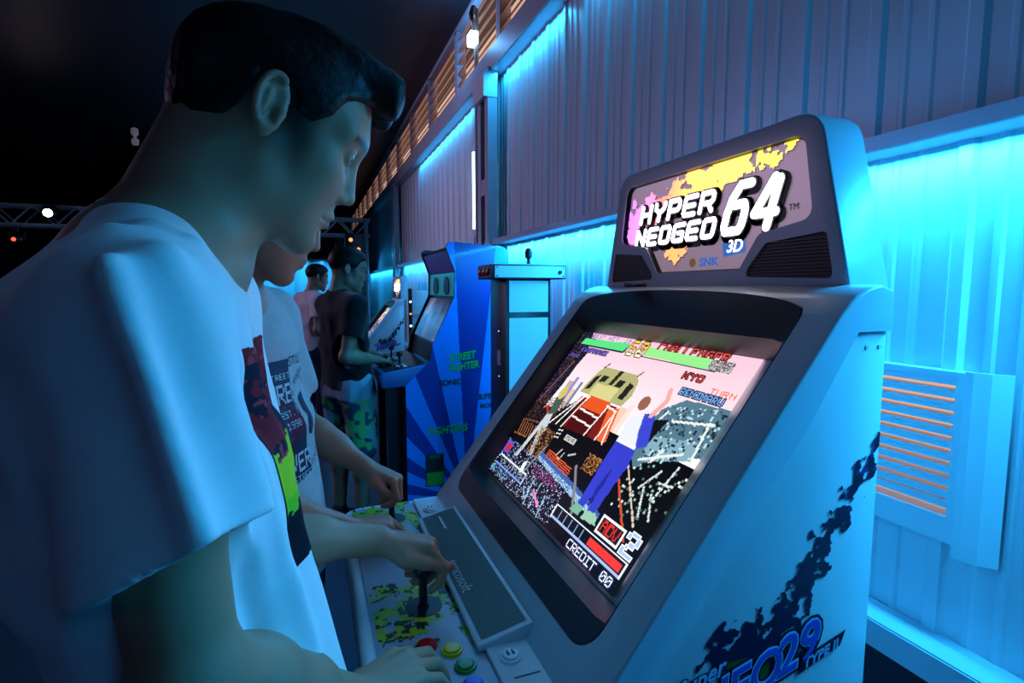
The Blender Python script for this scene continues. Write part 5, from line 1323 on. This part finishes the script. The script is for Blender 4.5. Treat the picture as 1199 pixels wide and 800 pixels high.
# curtain, truss and stage lights at the far end
def far_end():
    y = 10.6; xs = np.linspace(-2.6, .95, 90); k = MB(); vs = [(x, y + .05 * math.sin(x * 21) + .02 * math.sin(x * 47), z) for z in (.02, 1.98) for x in xs]; n = len(xs)
    k.add(vs, [(i, i + 1, n + i + 1, n + i) for i in range(n - 1)]); o = k.build('backdrop_curtain', M['curtain'], smooth=True)
    md = o.modifiers.new('s', 'SOLIDIFY'); md.thickness = .012; bake(o); tag(o, 'pale curtain glowing cyan behind the people at the far end', 'curtain')
    k = MB(); k.tube([(-2.7, y, 2.0), (1.05, y, 2.0)], .02, 10); o2 = k.build('curtain_rail', M['steel_dark'], o, smooth=True)
    t = MB(); yt = 8.6; zb, zt = ZC + .80, ZC + 1.04; N = 24; xa, xb = -4.6, .9
    for yy_, z in ((yt, zb), (yt + .26, zb), (yt, zt), (yt + .26, zt)): t.tube([(xa, yy_, z), (xb, yy_, z)], .02, 8)
    for i in range(N):
        x0 = xa + (xb - xa) * i / N; x1 = xa + (xb - xa) * (i + 1) / N
        for yy_ in (yt, yt + .26): t.tube([(x0, yy_, zb if i % 2 else zt), (x1, yy_, zt if i % 2 else zb)], .011, 6)
        for z in (zb, zt): t.tube([(x0, yt if i % 2 else yt + .26, z), (x1, yt + .26 if i % 2 else yt, z)], .009, 6)
    for x in (-4.5, .85): t.tube([(x, yt + .13, 0), (x, yt + .13, zt)], .035, 8)
    o = t.build('lighting_truss', M['steel']); tag(o, 'lattice truss spanning the dark hall behind the players', 'truss')
    for x, zl, m, lb in ((-2.99, .935, 'lamp_warm', 'bright warm spotlight on the truss, left behind the white shoulder'), (-3.44, .62, 'red_led', 'dark stage light with a red indicator, at the left end of the truss'), (.10, .60, 'red_led', 'dark stage light with a red indicator, above the curtain'), (.46, .60, 'blue_led', 'small blue stage light hanging near the metal wall')):
        z = ZC + zl; yl = yt + .13 if zl < .8 else yt - .10
        c = empty('stage_light', (x, yl, z), lb, 'stage light')
        k = MB(); k.lathe((x, yl - .10, z), [(.045, -.02), (.062, .0), (.062, .14), (.04, .17)], axis=(0, 1, .25), seg=18); k.build('lamp_body', M['black'], c, smooth=True)
        k = MB(); r = .05 if m == 'lamp_warm' else .024; k.lathe((x, yl - .120, z - .005), [(r, 0), (r * .9, .012), (.002, .02)], axis=(0, -1, -.25), seg=16); k.build('lens', M[m], c, smooth=True)
        k = MB(); k.tube([(x - .075, yl - .02, z + .02), (x - .075, yl, z + .10), (x + .075, yl, z + .10), (x + .075, yl - .02, z + .02)], .008, 8)
        if zl < .8: k.tube([(x, yl, z + .095), (x, yl, zb - .022)], .011, 8)
        else: k.tube([(x, yl, z + .095), (x, yt - .021, z + .105)], .011, 8)
        k.build('yoke', M['steel_dark'], c)
    x, y = .62, 8.0
    c = empty('speaker_tower', (x, y, 0), 'tall dark tower with small orange lamps at the far wall', 'speaker tower')
    k = MB(); k.box((x - .13, y - .12, 0), (x + .13, y + .16, 2.24)); k.build('tower_body', M['black'], c, bevel=.01)
    for dx, z in ((-.06, 2.15), (.04, 2.02), (-.03, 1.90)):
        k = MB(); k.lathe((x + dx, y - .12, z), [(.028, 0), (.022, .012), (.002, .016)], axis=(0, -1, 0), seg=12); k.build('indicator', M['orange_led'], c, smooth=True)
    q = px(158, 160, y=7.6); c = empty('ceiling_fitting', tuple(q), 'tiny pale fitting hanging from the dark ceiling on the left', 'ceiling fitting')
    k = MB(); k.lathe(q, [(.012, -.10), (.036, -.09), (.040, -.04), (.014, -.01), (.014, .0), (.040, .03), (.036, .09), (.012, .10)], seg=12); k.build('fitting_body', mat('pale_fitting', (190, 180, 190), .5, emit=(190, 175, 190), estr=.12), c, smooth=True)
    k = MB(); k.tube([q + [0, 0, .10], (q[0], q[1], ZTOP)], .006, 6); k.build('suspension_rod', M['black'], c)
far_end()
# ------------------------------------------------------------------ camera, light, colour management
cam = bpy.data.cameras.new('camera'); cam.sensor_width = 36; cam.lens = F / 1199 * 36; cam.clip_start = .02
co = bpy.data.objects.new('camera', cam); COL.objects.link(co)
r = Vector((AX[0], AY[0], AU[0])); d_ = Vector((AX[1], AY[1], AU[1])); f_ = Vector((AX[2], AY[2], AU[2]))
co.matrix_world = Matrix(((r.x, -d_.x, -f_.x, 0), (r.y, -d_.y, -f_.y, 0), (r.z, -d_.z, -f_.z, ZC), (0, 0, 0, 1)))
SC.camera = co
w = bpy.data.worlds.new('world'); SC.world = w; w.use_nodes = True
bg = w.node_tree.nodes['Background']; bg.inputs[0].default_value = (1., .62, .48, 1); bg.inputs[1].default_value = .72
CY = (.02, .45, 1.0)
# LED rails on the wall: under the middle rail they wash the lower sheets, under the top rail the upper ones
def led(y0, y1, z, p, tilt=-25, w=.03, vis=True, x=XG + .045):
    o = area('led_light', (x, (y0 + y1) / 2, z - .012), w, y1 - y0, (0, math.radians(tilt), 0), CY, p)
led(.12, .53, Z_MID - .012, 22, 12)
led(-2.6, -.5, Z_MID - .012, 9, 0)
led(.2, 2.3, Z_UP - .006, 9, 10)
led(.62, 1.6, Z_MID - .012, 16, 0)
led(1.6, 3.4, Z_MID - .012, 30, 10)
led(3.95, 7.6, Z_MID - .012, 20)
led(8.1, 12, Z_MID - .012, 14)
led(2.6, 3.5, Z_UP - .006, 5, 0)
led(4.1, 6.4, Z_UP - .006, 8, 0)
led(-2.5, -1., Z_UP - .006, 3, 0)
area('curtain_light', (-.4, 10.35, 2.1), 2.6, .05, (math.radians(-20), 0, 0), CY, 25)
# box lamp glow, then two unseen fill lights added for sleeve and wall
pl = bpy.data.lights.new('lamp_light', 'POINT'); pl.energy = 9; pl.color = (.12, .45, 1.); pl.shadow_soft_size = .04; po_ = bpy.data.objects.new('lamp_light', pl); COL.objects.link(po_); po_.location = (1.05, 4.1, ZC + 1.86)
f_ = area('blue_fill', (-3.2, -2.0, 3.4), 1., 1., (0, 0, 0), (.22, .36, .9), 8.5)  # unseen blue fill behind the camera, added to lift the dark sleeve
f_.rotation_euler = (Vector((-3.2, -2.0, 3.4)) - Vector((0, 1, 1.3))).to_track_quat('Z', 'Y').to_euler()
P_ = Vector((-4.3, 6.2, 3.2)); hl = area('violet_fill', P_, 1.5, 1.5, (0, 0, 0), (.60, .45, .82), 28, 1.3)  # unseen violet fill added far left to tint the upper metal wall
hl.rotation_euler = (P_ - Vector((1.2, 4.4, 2.3))).to_track_quat('Z', 'Y').to_euler()
SC.view_settings.view_transform = 'Standard'; SC.view_settings.look = 'None'; SC.view_settings.exposure = 0.; SC.view_settings.gamma = 1.
try: SC.view_settings.use_curve_mapping = False
except Exception: pass
SC.cycles.max_bounces = 6; SC.cycles.diffuse_bounces = 3; SC.cycles.glossy_bounces = 3
SC.cycles.sample_clamp_indirect = 4.
SC.cycles.caustics_reflective = False; SC.cycles.caustics_refractive = False
